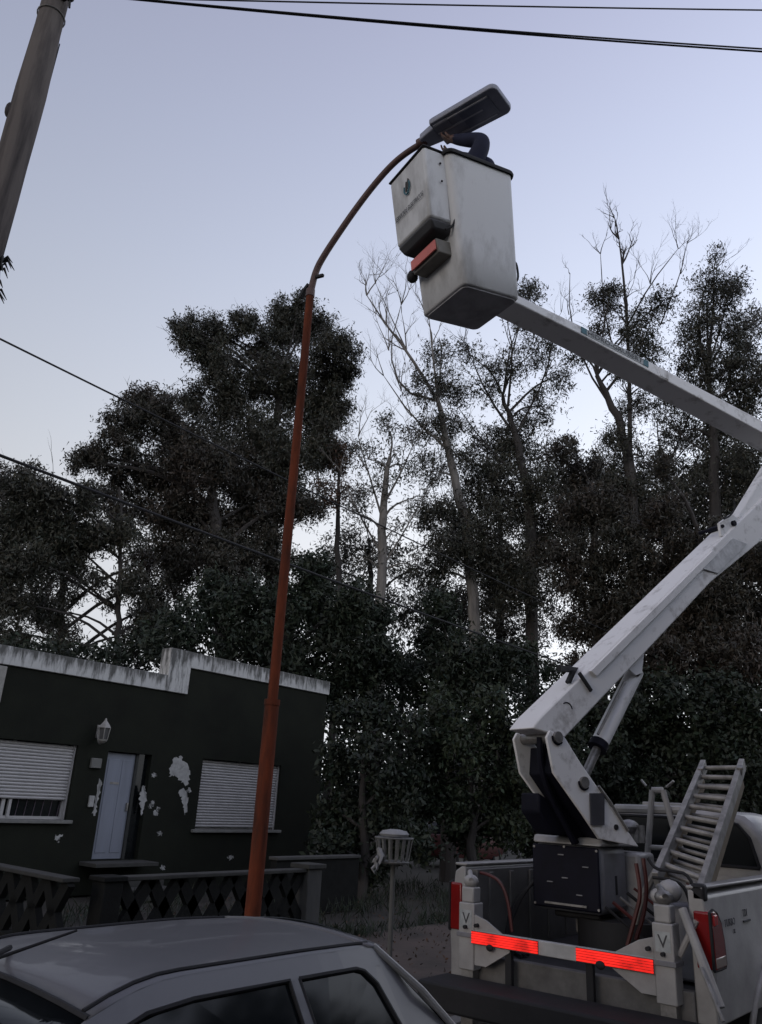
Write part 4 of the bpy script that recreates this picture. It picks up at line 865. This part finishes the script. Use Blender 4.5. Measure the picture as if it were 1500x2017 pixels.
MB().box(xa,xb,wy-0.07,wy+0.07,0.0,0.86).build('wall_body', M_lat, lw); MB().box(xa-0.02,xb,wy-0.11,wy+0.11,0.86,0.91).build('coping', M_pil, lw, bevel=0.01)

# ================================================================== LITTER BASKET ON A POST
bc = atr(775,1675,9.0); bx_,by_ = bc.x, bc.y
bn = thing('litter_basket',(bx_,by_,0.12),'slatted metal rubbish basket on a thin post with a torn white bag','rubbish basket')
M_bin = mat('basket_grey',(0.15,0.15,0.145),0.6,var=0.4,scale=20)
zt_, zb_ = atr(775,1640,9.0).z, atr(775,1700,9.0).z
MB().tube([(bx_,by_,0.1),(bx_,by_,zb_+0.02)],0.026,10).build('post', mat('post_grey',(0.10,0.10,0.095),0.7,var=0.3), bn, smooth=True)
for z,r in ((zt_-0.05,0.20),(zb_+0.015,0.16)):
    MB().tube([(bx_+r*math.cos(a),by_+r*math.sin(a),z) for a in np.linspace(0,2*math.pi,25)],0.010,6,caps=False).build('hoop', M_bin, bn)
for k in range(16):
    a = 2*math.pi*k/16; MB().bar((bx_+0.20*math.cos(a),by_+0.20*math.sin(a),zt_-0.045),(bx_+0.16*math.cos(a),by_+0.16*math.sin(a),zb_+0.015),0.022,0.006,V((math.cos(a),math.sin(a),0))).build('slat', M_bin, bn)
M_bag = mat('bag_white',(0.27,0.27,0.27),0.5,var=0.2,bump=0.5,bscale=20)
lid = MB(); lid.loft([[V((bx_+r*math.cos(2*math.pi*k/16),by_+r*math.sin(2*math.pi*k/16),z)) for k in range(16)] for r,z in ((0.15,zt_-0.03),(0.16,zt_-0.01),(0.13,zt_+0.02),(0.05,zt_+0.035))]); lid.build('lid', M_bag, bn, smooth=True)
MB().tube([(bx_,by_,zb_),(bx_,by_,zb_+0.02)],0.155,16).build('base_plate', M_bin, bn)
rag = thing('torn_bag',(bx_-0.1,by_-0.1,zb_-0.08),'torn white plastic bag hanging from the rubbish basket','bag')
random.seed(5); b = MB()
for k in range(7):
    p0 = atr(752-random.uniform(-4,14),1668+random.uniform(0,28),8.86); pts_ = [p0]; 
    for j in range(4): pts_.append(pts_[-1]+V((random.uniform(-.05,.02),random.uniform(-.03,.05),-random.uniform(.02,.045))))
    b.tube(pts_,[0.02,0.028,0.022,0.015,0.004],5)
b.build('bag_shreds', M_bag, rag, smooth=True)
rag['kind'] = 'stuff'

# ================================================================== TREES
rng = np.random.default_rng(11)
def leaf_mesh(name, pos, size, mat_, parent, droop=0.5, wid=0.33, quad=True):
    n = len(pos); k = 4 if quad else 3
    d = rng.normal(size=(n,3)); d[:,2] -= droop*1.6; d /= np.linalg.norm(d,axis=1)[:,None]
    e = rng.normal(size=(n,3)); e -= d*np.sum(e*d,axis=1)[:,None]; e /= np.linalg.norm(e,axis=1)[:,None]
    L = size*rng.uniform(0.55,1.45,n)[:,None]; Wd_ = L*wid
    v = np.empty((n,k,3))
    if quad: v[:,0] = pos-d*L*0.5; v[:,1] = pos+e*Wd_*0.5; v[:,2] = pos+d*L*0.5; v[:,3] = pos-e*Wd_*0.5
    else: v[:,0] = pos-d*L*0.4+e*Wd_*0.5; v[:,1] = pos+d*L*0.6; v[:,2] = pos-d*L*0.4-e*Wd_*0.5
    org = np.array(parent.location); v = (v-org).reshape(-1,3).astype(np.float32)
    me = bpy.data.meshes.new(name); me.vertices.add(k*n); me.vertices.foreach_set('co', v.ravel())
    me.loops.add(k*n); me.loops.foreach_set('vertex_index', np.arange(k*n,dtype=np.int32)); me.polygons.add(n)
    me.polygons.foreach_set('loop_start', np.arange(0,k*n,k,dtype=np.int32)); me.update(calc_edges=True)
    at = me.attributes.new('tint','FLOAT_COLOR','FACE'); t = rng.uniform(0.5,1.45,n); hue = rng.normal(0,0.12,n)
    col = np.stack([t*(1+hue),t,t*(1-hue*0.5),np.ones(n)],1).astype(np.float32); at.data.foreach_set('color', col.ravel())
    me.materials.append(mat_); o = bpy.data.objects.new(name, me); COL.objects.link(o); o.parent = parent
    return o
NLEAF = 0
def tree(name, label, r, trunk, blobs, leafm, barkm, cat='tree', group=None, leaf=0.15, lai=2.0, bare=(), droop=0.5, base_r=None, wid=0.33, clump=0.36, limbs=True, seed=0, shell=0.80, quad=False, twigs=0):
    """trunk: [(px,py,radius m)...] from low to high; blobs: [(px,py,radius px,density,depth)]"""
    global NLEAF
    rs = random.Random(seed*77+5)
    tp_ = [atr(x,y,r) for x,y,_ in trunk]; tr_ = [q[2] for q in trunk]
    base = V((tp_[0].x+rs.uniform(-.2,.2), tp_[0].y, 0.0)); root = thing(name,(base.x,base.y,0.0),label,cat,group)
    path = [base-V((0,0,0.1))]+tp_; rad = [tr_[0]*1.25]+tr_
    # subdivide + wobble
    P, Rr = [], []
    for i in range(len(path)-1):
        for t in np.linspace(0,1,6)[:-1]:
            p = path[i].lerp(path[i+1],t); w_ = 0.06*r/30*(0 if (i == 0 and t == 0) else 1); P.append(p+V((rs.uniform(-w_,w_),rs.uniform(-w_,w_),0))); Rr.append(rad[i]+(rad[i+1]-rad[i])*t)
    P.append(path[-1]); Rr.append(rad[-1])
    mb = MB(); mb.tube(P,Rr,10)
    def grow(p, d, L, rd, depth):
        pts_ = [p]; n = 5
        for k in range(n):
            d = (d+V((rs.uniform(-.22,.22),rs.uniform(-.22,.22),rs.uniform(-.06,.16)))).normalized(); pts_.append(pts_[-1]+d*L/n)
        mb.tube(pts_,[rd*(1-0.75*k/n) for k in range(n+1)],5 if depth < 2 else 4,caps=False)
        if depth >= 4 or L < 0.25: return
        for k in range(rs.choice((2,3,3)) if depth else 3):
            q = pts_[rs.randint(2,n)]; dd = (d+V((rs.uniform(-.8,.8),rs.uniform(-.8,.8),rs.uniform(-.25,.5)))).normalized(); grow(q,dd,L*rs.uniform(.5,.75),rd*0.5,depth+1)
    allpos = []
    for bl in blobs:
        px,py,rp = bl[:3]; dn = bl[3] if len(bl) > 3 else 1.0
        c = atr(px,py,r+rs.uniform(-1,1)*rp/1550*r*0.9); slant = (c-CAM).length; Rm = rp*slant/1650.0
        if limbs:
            best = None
            for q,qr in zip(P,Rr):
                if q.z > c.z-0.15*Rm and q is not P[0]: continue
                dd = (q-c).length+abs((c.z-q.z)-0.8*math.hypot(c.x-q.x,c.y-q.y))*0.5
                if best is None or dd < best[0]: best = (dd,q,qr)
            if best is None: best = (0,P[-1],Rr[-1])
            _,q,qr = best; m1 = q.lerp(c,0.4)+V((rs.uniform(-.2,.2),rs.uniform(-.2,.2),0.12*(c-q).length)); lp = smoothpath([q,m1,q.lerp(c,0.75)+V((0,0,0.08*(c-q).length)),c],1)
            r0 = min(qr*0.6,0.03+0.02*(c-q).length); mb.tube(lp,[r0*(1-0.8*i/(len(lp)-1)) for i in range(len(lp))],6,caps=False)
        nl = int(math.pi*Rm*Rm*lai*dn/(leaf*leaf*wid*0.5)); ncl = max(8,int(34*(0.35+0.65*dn)))
        cen = rng.normal(size=(ncl,3)); cen /= np.linalg.norm(cen,axis=1)[:,None]; cen *= (Rm*shell*rng.uniform(0.15,1.0,ncl)**0.5)[:,None]; cen[:,2] *= 0.9; cen += np.array(c)
        for q in cen[::3]:
            tip = V(q); m1 = c.lerp(tip,0.5)+V((0,0,0.1*Rm)); mb.tube([c,m1,tip],[0.020*r/30,0.012*r/30,0.005*r/30],4,caps=False)
        # sprays: each clump is a handful of drooping twigs with the leaves strung along them
        nt_ = 7; td = rng.normal(size=(ncl,nt_,3)); td[...,2] -= droop*0.5; td /= np.linalg.norm(td,axis=2)[...,None]
        tl_ = Rm*clump*rng.uniform(0.5,1.5,(ncl,nt_))
        wgt = rng.uniform(0.3,1.7,ncl); wgt /= wgt.sum(); ids = rng.choice(ncl,nl,p=wgt); tw = rng.integers(0,nt_,nl); u = rng.uniform(0.0,1.0,nl)**0.8
        pos = cen[ids]+td[ids,tw]*(tl_[ids,tw]*u)[:,None]; pos[:,2] -= droop*0.35*Rm*clump*u*u
        pos += rng.normal(size=(nl,3))*(leaf*0.45+Rm*0.045)
        allpos.append(pos)
    if twigs:
        for bl in blobs:
            c = atr(bl[0],bl[1],r); Rm = bl[2]*(c-CAM).length/1650.0
            for k in range(twigs): grow(c+V((rs.uniform(-.4,.4)*Rm,rs.uniform(-.4,.4)*Rm,rs.uniform(-.6,.3)*Rm)),V((rs.uniform(-1,1),rs.uniform(-1,1),rs.uniform(0.0,1.1))).normalized(),Rm*rs.uniform(.9,1.5),0.016*r/30,3)
    for bb in bare:
        pl_ = [atr(x,y,r) for x,y in bb[0]]; rd = bb[1]; mb.tube(smoothpath(pl_,1),[rd*(1-0.8*i/(len(smoothpath(pl_,1))-1)) for i in range(len(smoothpath(pl_,1)))],6,caps=False)
        dend = (pl_[-1]-pl_[-2]).normalized()
        for q in pl_[1:]:
            for k in range(bb[2]): grow(q,(dend+V((rs.uniform(-.9,.9),rs.uniform(-.9,.9),rs.uniform(0,.7)))).normalized(),bb[3]*rs.uniform(.6,1.1),rd*0.42,1)
    mb.build('trunk', barkm, root, smooth=True)
    if allpos:
        ap = np.concatenate(allpos); ap = ap[ap[:,2] > 0.05]; NLEAF += len(ap)
        leaf_mesh('crown', ap, leaf, leafm, root, droop, wid, quad)
    return root
M_l1 = mat('leaf_gum',(0.037,0.038,0.024),0.6,col2=(0.021,0.021,0.015),scale=0.35,tint=True)
M_l2 = mat('leaf_olive',(0.028,0.028,0.019),0.6,col2=(0.033,0.023,0.016),scale=0.22,tint=True,thr=(0.36,0.60))
M_l3 = mat('leaf_deep_green',(0.016,0.026,0.012),0.65,col2=(0.010,0.016,0.009),scale=0.5,tint=True)
M_l4 = mat('leaf_bush',(0.028,0.042,0.018),0.65,col2=(0.015,0.023,0.012),scale=0.7,tint=True)
M_l5 = mat('leaf_rust',(0.075,0.040,0.024),0.7,col2=(0.04,0.03,0.02),scale=0.5,tint=True)
M_bk1 = mat('bark_dark',(0.045,0.040,0.038),0.95,var=0.45,scale=3,streak=5,bump=0.5,bscale=8)
M_bk2 = mat('bark_pale',(0.20,0.185,0.17),0.9,col2=(0.065,0.06,0.055),scale=2.2,streak=4,bump=0.3,bscale=8)
GR = 'tall trees behind the house'
tree('gum_tree','dense gum tree with two domed tops standing behind the stepped parapet',31,[(540,1290,.34),(535,1100,.30),(530,900,.22),(560,720,.10)],
 [(600,640,62),(655,690,62),(560,625,52),(525,685,62),(400,648,48),(368,668,36),(412,700,50),(470,740,75),(590,770,95),(650,800,62),(660,740,50),(500,850,95),(640,870,75),(420,800,80),(690,725,26,.6),(480,640,40),(560,900,80),(445,660,34,.7),(350,640,22,.6),(590,590,26,.8)],M_l1,M_bk1,group=GR,lai=4.6,seed=1,clump=.44,twigs=1)
tree('gum_tree','broad gum tree with stepped sloping crown and brownish inner foliage',29,[(440,1280,.30),(435,1150,.26),(420,1000,.2),(400,880,.1)],
 [(300,800,66),(240,850,52),(190,900,44),(150,912,26,.7),(345,880,86),(265,930,66),(400,930,90),(330,1000,80),(430,1030,90),(520,990,80),(595,990,60),(360,1090,80),(450,1110,80),(545,1090,70),(275,775,30,.8),(480,930,70)],M_l2,M_bk1,group=GR,lai=5.0,seed=2,clump=.44,twigs=1)
tree('gum_tree','open gum tree with sky gaps above the lower parapet',27,[(232,1300,.10),(236,1180,.085),(240,1050,.06),(235,960,.03)],
 [(200,1060,44,.7),(190,1140,30,.5),(150,1060,50),(30,955,48),(90,975,52),(20,1030,55),(110,1050,62),(55,1110,62),(150,1110,34,.7),(20,1190,42,.7),(95,1205,46,.6),(165,985,46),(265,1150,50,.8),(130,1270,34,.6),(250,1050,50,.8),(30,1260,40,.6),(300,1220,44),(210,1180,26,.35),(-30,1100,70)],M_l1,M_bk1,group=GR,lai=4.2,seed=3,clump=.44,twigs=1)
tree('evergreen_tree','dark green evergreen tree rising directly behind the parapet',22,[(560,1350,.22),(565,1250,.18),(570,1180,.08)],
 [(500,1190,86),(420,1180,66),(610,1180,86),(700,1190,64),(360,1235,60),(560,1260,100),(680,1265,90),(305,1270,36),(745,1215,42),(470,1280,80),(740,1290,60),(620,1120,50),(700,1330,70),(620,1340,80)],M_l3,M_bk1,group=GR,lai=4.6,leaf=0.15,seed=4,droop=.3,wid=.42)
tree('rust_tree','thin tree with rusty brown hanging leaves beside the lamp post',30,[(668,1200,.12),(664,1050,.10),(668,930,.05)],
 [(665,910,44,.8),(640,970,44,.7),(690,960,30,.5),(650,880,30,.6)],M_l5,M_bk1,group=GR,lai=2.2,seed=5)
tree('slim_tree','slim pale trunked tree with sparse fan of upright branches',29,[(750,1290,.20),(750,1150,.19),(752,1020,.16),(768,900,.08)],
 [(765,840,40,.5),(725,905,44,.45),(790,915,44,.45),(745,960,40,.35),(815,980,36,.3),(700,1010,36,.4),(780,1040,34,.3),(720,1100,40,.35),(800,1110,30,.3)],M_l1,M_bk2,group=GR,lai=1.9,bare=[([(752,1020),(725,930),(705,860)],.06,2,1.6),([(752,1000),(790,930),(812,880)],.06,2,1.6),([(750,1090),(700,1000),(672,930)],.05,2,1.5),([(751,1120),(800,1040),(830,985)],.05,2,1.3)],seed=6,clump=.62,shell=.95,twigs=3)
tree('bare_top_tree','leaning pale trunked tree with bare twiggy top left of the bucket',31,[(938,1300,.24),(932,1180,.22),(912,1010,.2),(885,890,.16),(862,790,.10)],
 [(868,700,44,.45),(840,760,50,.5),(890,760,50,.6),(820,850,34,.4),(860,850,48,.6),(900,900,40,.6),(850,930,44,.7),(850,1010,48,.9),(880,1080,54,1),(850,1130,44,.9),(930,1100,44,.9),(890,1000,44,.8),(900,830,36,.5)],M_l1,M_bk2,group=GR,lai=3.2,
 bare=[([(862,790),(800,690),(760,640),(722,582)],.09,3,1.7),([(862,790),(790,770),(765,690),(790,600)],.07,3,1.6),([(862,790),(850,680),(845,630)],.07,2,1.6),([(885,890),(810,820),(755,740)],.06,2,1.6),([(800,690),(740,560)],.04,3,1.2)],seed=7,clump=.62,shell=.95,twigs=3)
tree('lattice_branch_tree','many branched tree with open airy crown under the boom',32,[(1048,1320,.26),(1045,1150,.24),(1040,960,.2),(1015,860,.16),(990,780,.08)],
 [(1000,720,44,.5),(1055,690,44,.55),(960,760,40,.45),(1100,740,38,.4),(1045,575,28,.9),(1030,620,36,.7),(1000,850,54,.7),(1060,800,44,.55),(1000,950,80,1.1),(960,1050,80,1.1),(1075,960,62,1),(1095,1050,70,1.1),(1040,1140,70,1.1),(985,1150,60,1),(940,960,50,.8),(925,700,34,.35),(1020,880,50,.9)],M_l1,M_bk1,group=GR,lai=3.4,
 bare=[([(1015,860),(960,780),(925,700)],.08,2,1.7),([(1000,800),(1010,690),(1000,640)],.07,2,1.7),([(1020,850),(1075,740),(1090,660)],.07,2,1.6),([(1040,960),(950,870),(900,800)],.06,2,1.6)],seed=8,clump=.62,shell=.95,twigs=3)
tree('twin_fork_tree','forked tree with tall bare twigs rising above the boom lettering',33,[(1252,1320,.30),(1250,1100,.28),(1240,920,.24),(1215,820,.18),(1175,740,.10)],
 [(1190,595,36,.9),(1205,570,22,.8),(1250,640,44,.8),(1270,700,48,.8),(1235,720,38,.7),(1180,660,30,.7),(1215,870,44,.8),(1245,800,36,.6),(1300,600,36,.6),(1140,700,36,.35),(1265,900,40,.6),(1230,960,56,1),(1180,960,54,1),(1275,1010,60,1)],M_l1,M_bk1,group=GR,lai=3.2,
 bare=[([(1240,920),(1240,780),(1235,640),(1225,520),(1218,470)],.12,3,1.5),([(1240,760),(1190,640),(1182,500)],.06,3,1.3),([(1236,640),(1280,560),(1335,490)],.05,3,1.4),([(1215,820),(1150,720),(1120,620),(1122,540)],.06,1,1.1),([(1300,640),(1340,540),(1352,480)],.04,3,1.2)],seed=9,clump=.62,shell=.95,twigs=3)
tree('gum_tree','leafy gum tree with ragged crown above the far end of the boom',34,[(1420,1320,.32),(1415,1100,.28),(1405,900,.2),(1395,720,.09)],
 [(1425,585,36,.8),(1395,555,34,.7),(1445,560,28,.7),(1375,640,48,.7),(1430,660,52,.8),(1400,730,56,1),(1470,710,42,.9),(1350,700,36,.6),(1455,790,54,.9),(1360,790,44,.7),(1410,850,54,.8),(1470,890,46,.8),(1500,750,40,.8),(1355,960,44,.7),(1425,950,62,1.1),(1480,1000,56,1.1),(1330,850,36,.45),(1410,500,16,.5)],M_l1,M_bk1,group=GR,lai=3.6,seed=10,clump=.62,shell=.95,twigs=3,
 bare=[([(1405,900),(1340,860),(1310,800)],.06,2,1.4),([(1398,760),(1370,640),(1395,540)],.07,2,1.2)])
tree('gum_tree','dark bushy gum tree filling the gap behind the lift cylinder',28,[(1180,1420,.26),(1178,1250,.22),(1170,1080,.14),(1165,960,.06)],
 [(1110,885,40,.8),(1150,930,54,.9),(1190,1000,66,1),(1130,1010,54,1),(1240,1090,80,1.1),(1150,1120,80,1.1),(1190,1200,80,1.2),(1260,1200,80,1.2),(1130,1240,44,.8),(1220,1300,80,1.2),(1140,1330,60,1.1),(1080,1090,40,.7)],M_l2,M_bk1,group=GR,lai=4.2,seed=12,clump=.44,twigs=1)
tree('gum_tree','dark heavy gum tree behind the raised lower boom at the street end',27,[(1400,1420,.28),(1395,1250,.24),(1385,1080,.15)],
 [(1310,1010,50,.9),(1340,1090,76,1.1),(1410,1080,70,1.1),(1470,1110,66,1.1),(1300,1190,90,1.2),(1400,1180,90,1.2),(1490,1210,80,1.2),(1370,1280,100,1.2),(1470,1300,90,1.2),(1290,1300,80,1.2),(1520,1100,60,1.1),(1300,920,36,.7)],M_l2,M_bk1,group=GR,lai=4.4,seed=13)
tree('evergreen_tree','dark green rounded tree at the foot of the leaning pale trunk',23,[(890,1420,.18),(890,1330,.15),(890,1280,.08)],
 [(870,1200,50,.9),(860,1260,60),(930,1290,66),(850,1330,66),(960,1340,56),(905,1350,70),(1000,1300,44),(800,1330,40,.8),(1040,1290,40,.9)],M_l3,M_bk1,group=GR,lai=4.4,leaf=.15,seed=14,droop=.3,wid=.42)
SH = 'dark shrubs beyond the house'
tree('tall_shrub','leafy green shrub between the house and the bucket truck',19,[(930,1660,.10),(925,1560,.08),(920,1470,.04)],
 [(880,1400,60),(960,1395,60),(1000,1460,60),(900,1470,70),(850,1480,60),(960,1540,80),(870,1570,75),(1030,1540,60),(1000,1610,60),(930,1640,60),(1040,1420,40)],M_l4,M_bk1,cat='shrub',group=SH,quad=True,leaf=.13,lai=3.6,seed=15,droop=.2,wid=.45)
tree('tall_shrub','dark overgrown shrub against the right end of the house',17.5,[(720,1700,.10),(715,1590,.08),(715,1500,.04)],
 [(690,1420,60),(750,1410,54),(670,1500,54),(740,1500,76,.9),(790,1540,66),(700,1590,80),(780,1620,70),(650,1600,44),(660,1670,44),(720,1680,70),(820,1660,60),(800,1440,50),(640,1660,40)],M_l3,M_bk1,cat='shrub',group=SH,quad=True,leaf=.13,lai=3.2,seed=16,droop=.2,wid=.45)
tree('tall_shrub','black green hedge shrub behind the truck turret',24,[(1120,1700,.12),(1120,1600,.10),(1120,1500,.05)],
 [(1060,1390,60),(1120,1420,76),(1080,1480,76),(1170,1480,80),(1110,1560,90),(1190,1560,80),(1060,1580,60),(1130,1640,70),(1210,1420,66),(1040,1650,60)],M_l3,M_bk1,cat='shrub',group=SH,quad=True,leaf=.16,lai=3.4,seed=17,droop=.2,wid=.45)
tree('tall_shrub','wide dark hedge shrub behind the truck cab and ladder',25,[(1340,1640,.12),(1340,1560,.10),(1340,1470,.05)],
 [(1270,1380,80),(1350,1400,90),(1440,1400,90),(1500,1420,80),(1280,1470,90),(1370,1490,90),(1460,1500,90),(1260,1560,80),(1350,1580,80),(1440,1580,80),(1510,1560,70),(1300,1620,60),(1400,1640,60)],M_l3,M_bk1,cat='shrub',group=SH,quad=True,leaf=.16,lai=3.4,seed=18,droop=.2,wid=.45)
tree('gum_tree','far gum tree showing between the pale trunks',38,[(730,1320,.2),(728,1150,.14),(726,1060,.06)],
 [(690,1075,50,.8),(750,1100,50,.7),(820,1120,54,.6),(660,1130,56),(790,1220,50,.6),(730,1190,70),(850,1200,60),(680,1220,60),(700,980,36,.5)],M_l1,M_bk1,group=GR,lai=2.6,leaf=.18,seed=20,clump=.62,shell=.95,twigs=3)
tree('gum_tree','far gum tree filling the space between the leaning and the forked trunks',39,[(985,1340,.24),(985,1150,.18),(985,980,.07)],
 [(960,890,46,.6),(1010,1010,56,.9),(930,1040,56),(990,1110,70),(1060,1200,60,.7),(950,1210,70),(1010,1270,60),(900,1180,54),(1090,900,40,.6),(1060,1080,50,.8)],M_l2,M_bk1,group=GR,lai=2.8,leaf=.18,seed=21,clump=.62,shell=.95,twigs=3)
tree('gum_tree','far wide gum tree beyond the elbow of the boom',40,[(1310,1340,.26),(1310,1150,.2),(1310,930,.08)],
 [(1290,800,44,.5),(1330,890,56,.6),(1280,950,56,.8),(1330,1010,64),(1240,1030,64),(1200,930,48,.7),(1150,1030,60),(1380,930,54,.8),(1440,900,56,.8),(1490,960,60),(1100,960,46,.8),(1440,820,50,.7),(1480,640,36,.6),(1380,1010,60)],M_l1,M_bk1,group=GR,lai=2.8,leaf=.18,seed=22,clump=.62,shell=.95,twigs=3)
tree('gum_tree','far bushy gum tree low behind the left parapet',36,[(120,1340,.2),(120,1180,.15),(120,1050,.06)],
 [(40,1000,60),(110,1005,54),(165,1060,54,.8),(60,1080,76),(130,1140,66,.8),(20,1160,66),(250,1010,56),(210,985,46),(285,1110,56),(90,1200,56,.7),(15,1250,50,.7),(130,1245,40,.6),(300,1200,54),(262,1250,44,.7),(330,1150,60),(60,930,34,.8),(0,940,40),(100,1290,50,.7)],M_l2,M_bk1,group=GR,lai=2.6,leaf=.17,seed=23)
OT = 'unseen trees added across the road for shade'  # unseen trees, added to keep skylight off the low part of the scene
def unseen_shade_tree(x, y, h, rad, seed):
    rs = random.Random(seed); root = thing('unseen_shade_tree',(x,y,0),'broad dark unseen tree added across the road to shade the street','tree',OT)
    mb = MB(); mb.tube([(x,y,-0.1),(x+.1,y,1.5),(x,y+.1,3.0),(x+.1,y,h*0.6)],[.26,.22,.18,.08],10); pos = []
    for k in range(26):
        a = rs.uniform(0,6.283); rr_ = rad*rs.uniform(0.1,0.85); c = V((x+rr_*math.cos(a), y+rr_*math.sin(a), h*rs.uniform(0.26,0.92)))
        mb.tube([(x,y,2.4+rs.uniform(0,2)),V((x,y,3.5)).lerp(c,0.6),c],[.07,.05,.02],5,caps=False)
        n = 1100; pos.append(np.array(c)+rng.normal(size=(n,3))*rad*0.17)
    mb.build('trunk', M_bk1, root, smooth=True); leaf_mesh('crown', np.concatenate(pos), 0.34, M_l3, root, .3, .5)
for k,(x,y,h,rd) in enumerate(((-6.5,-5.6,7.6,3.4),(-0.5,-6.0,8.0,3.5),(5.0,-5.6,7.4,3.4),(10.5,-6.0,7.8,3.5),(16.5,-5.8,7.6,3.4))): unseen_shade_tree(x,y,h,rd,k)
tree('tall_shrub','dark leafy shrub mass behind the lower parapet',25,[(230,1400,.08),(230,1350,.06),(230,1310,.03)],
 [(150,1300,46),(215,1300,46),(270,1290,50),(330,1290,50),(300,1240,40,.8),(90,1290,44,.8),(30,1290,44,.8),(370,1300,50)],M_l3,M_bk1,cat='shrub',group=SH,leaf=.15,lai=2.6,seed=31,droop=.2,wid=.45)
tree('tall_shrub','dark leafy shrub mass under the slim pale trunk',27,[(790,1440,.08),(790,1390,.06),(790,1330,.03)],
 [(760,1310,54),(820,1300,50,.8),(780,1370,60),(700,1380,60),(850,1390,60),(660,1390,50),(1080,1320,40,.7),(1020,1350,50)],M_l3,M_bk1,cat='shrub',group=SH,leaf=.15,lai=2.6,seed=32,droop=.2,wid=.45)
# distant wood closing the view low down
def far_wood():
    n = 60000; X = rng.uniform(-50,95,n); Y = rng.uniform(34,50,n); Z = rng.uniform(0,1,n)
    hh = 6+2.2*np.sin(X*0.21)+1.6*np.sin(X*0.53+1)+1.0*np.sin(X*1.3); keep = rng.uniform(size=n) < 0.9
    root = thing('far_wood',(20,42,0),'dark low wood far behind the house','wood'); root['kind'] = 'stuff'
    leaf_mesh('far_foliage', np.stack([X,Y,Z*hh],1)[keep], 0.55, M_l3, root, .2, .5)['kind'] = 'stuff'
    n = 30000; X = rng.uniform(46,62,n); Y = rng.uniform(-12,36,n); Z = rng.uniform(0,1,n)
    root = thing('far_wood',(54,12,0),'dark low wood closing the far end of the street','wood'); root['kind'] = 'stuff'
    leaf_mesh('far_foliage', np.stack([X,Y,Z*(6+2*np.sin(Y*0.4))],1), 0.55, M_l3, root, .2, .5)['kind'] = 'stuff'
far_wood()
def litter():
    n = 3000; X = rng.uniform(4.6,16,n); Y = rng.uniform(4.4,12.5,n); root = thing('dry_leaves',(9,7,0.12),'dry fallen leaves scattered over the dirt pavement','leaves'); root['kind'] = 'stuff'
    Z = np.where(Y < 7.7,0.135,0.0)+rng.uniform(0.0,0.02,n); leaf_mesh('fallen_leaf', np.stack([X,Y,Z],1), 0.045, mat('dry_leaf',(0.07,0.045,0.03),0.9,tint=True), root, -0.05, .5)['kind'] = 'stuff'
    root = thing('grass_tufts',(9,9,0.0),'ragged dark grass along the fence and pavement edge','grass'); root['kind'] = 'stuff'
    c = np.stack([rng.uniform(4.6,18,260),np.where(rng.uniform(size=260) < .5, rng.normal(7.75,.12,260), rng.uniform(8.6,13,260)),np.zeros(260)],1)
    P = np.repeat(c,34,0)+rng.normal(size=(260*34,3))*np.array([.10,.10,0]); P[:,2] = rng.uniform(0.02,0.22,len(P))
    leaf_mesh('grass_blade', P, 0.20, M_l3, root, -1.4, .07)['kind'] = 'stuff'
litter()
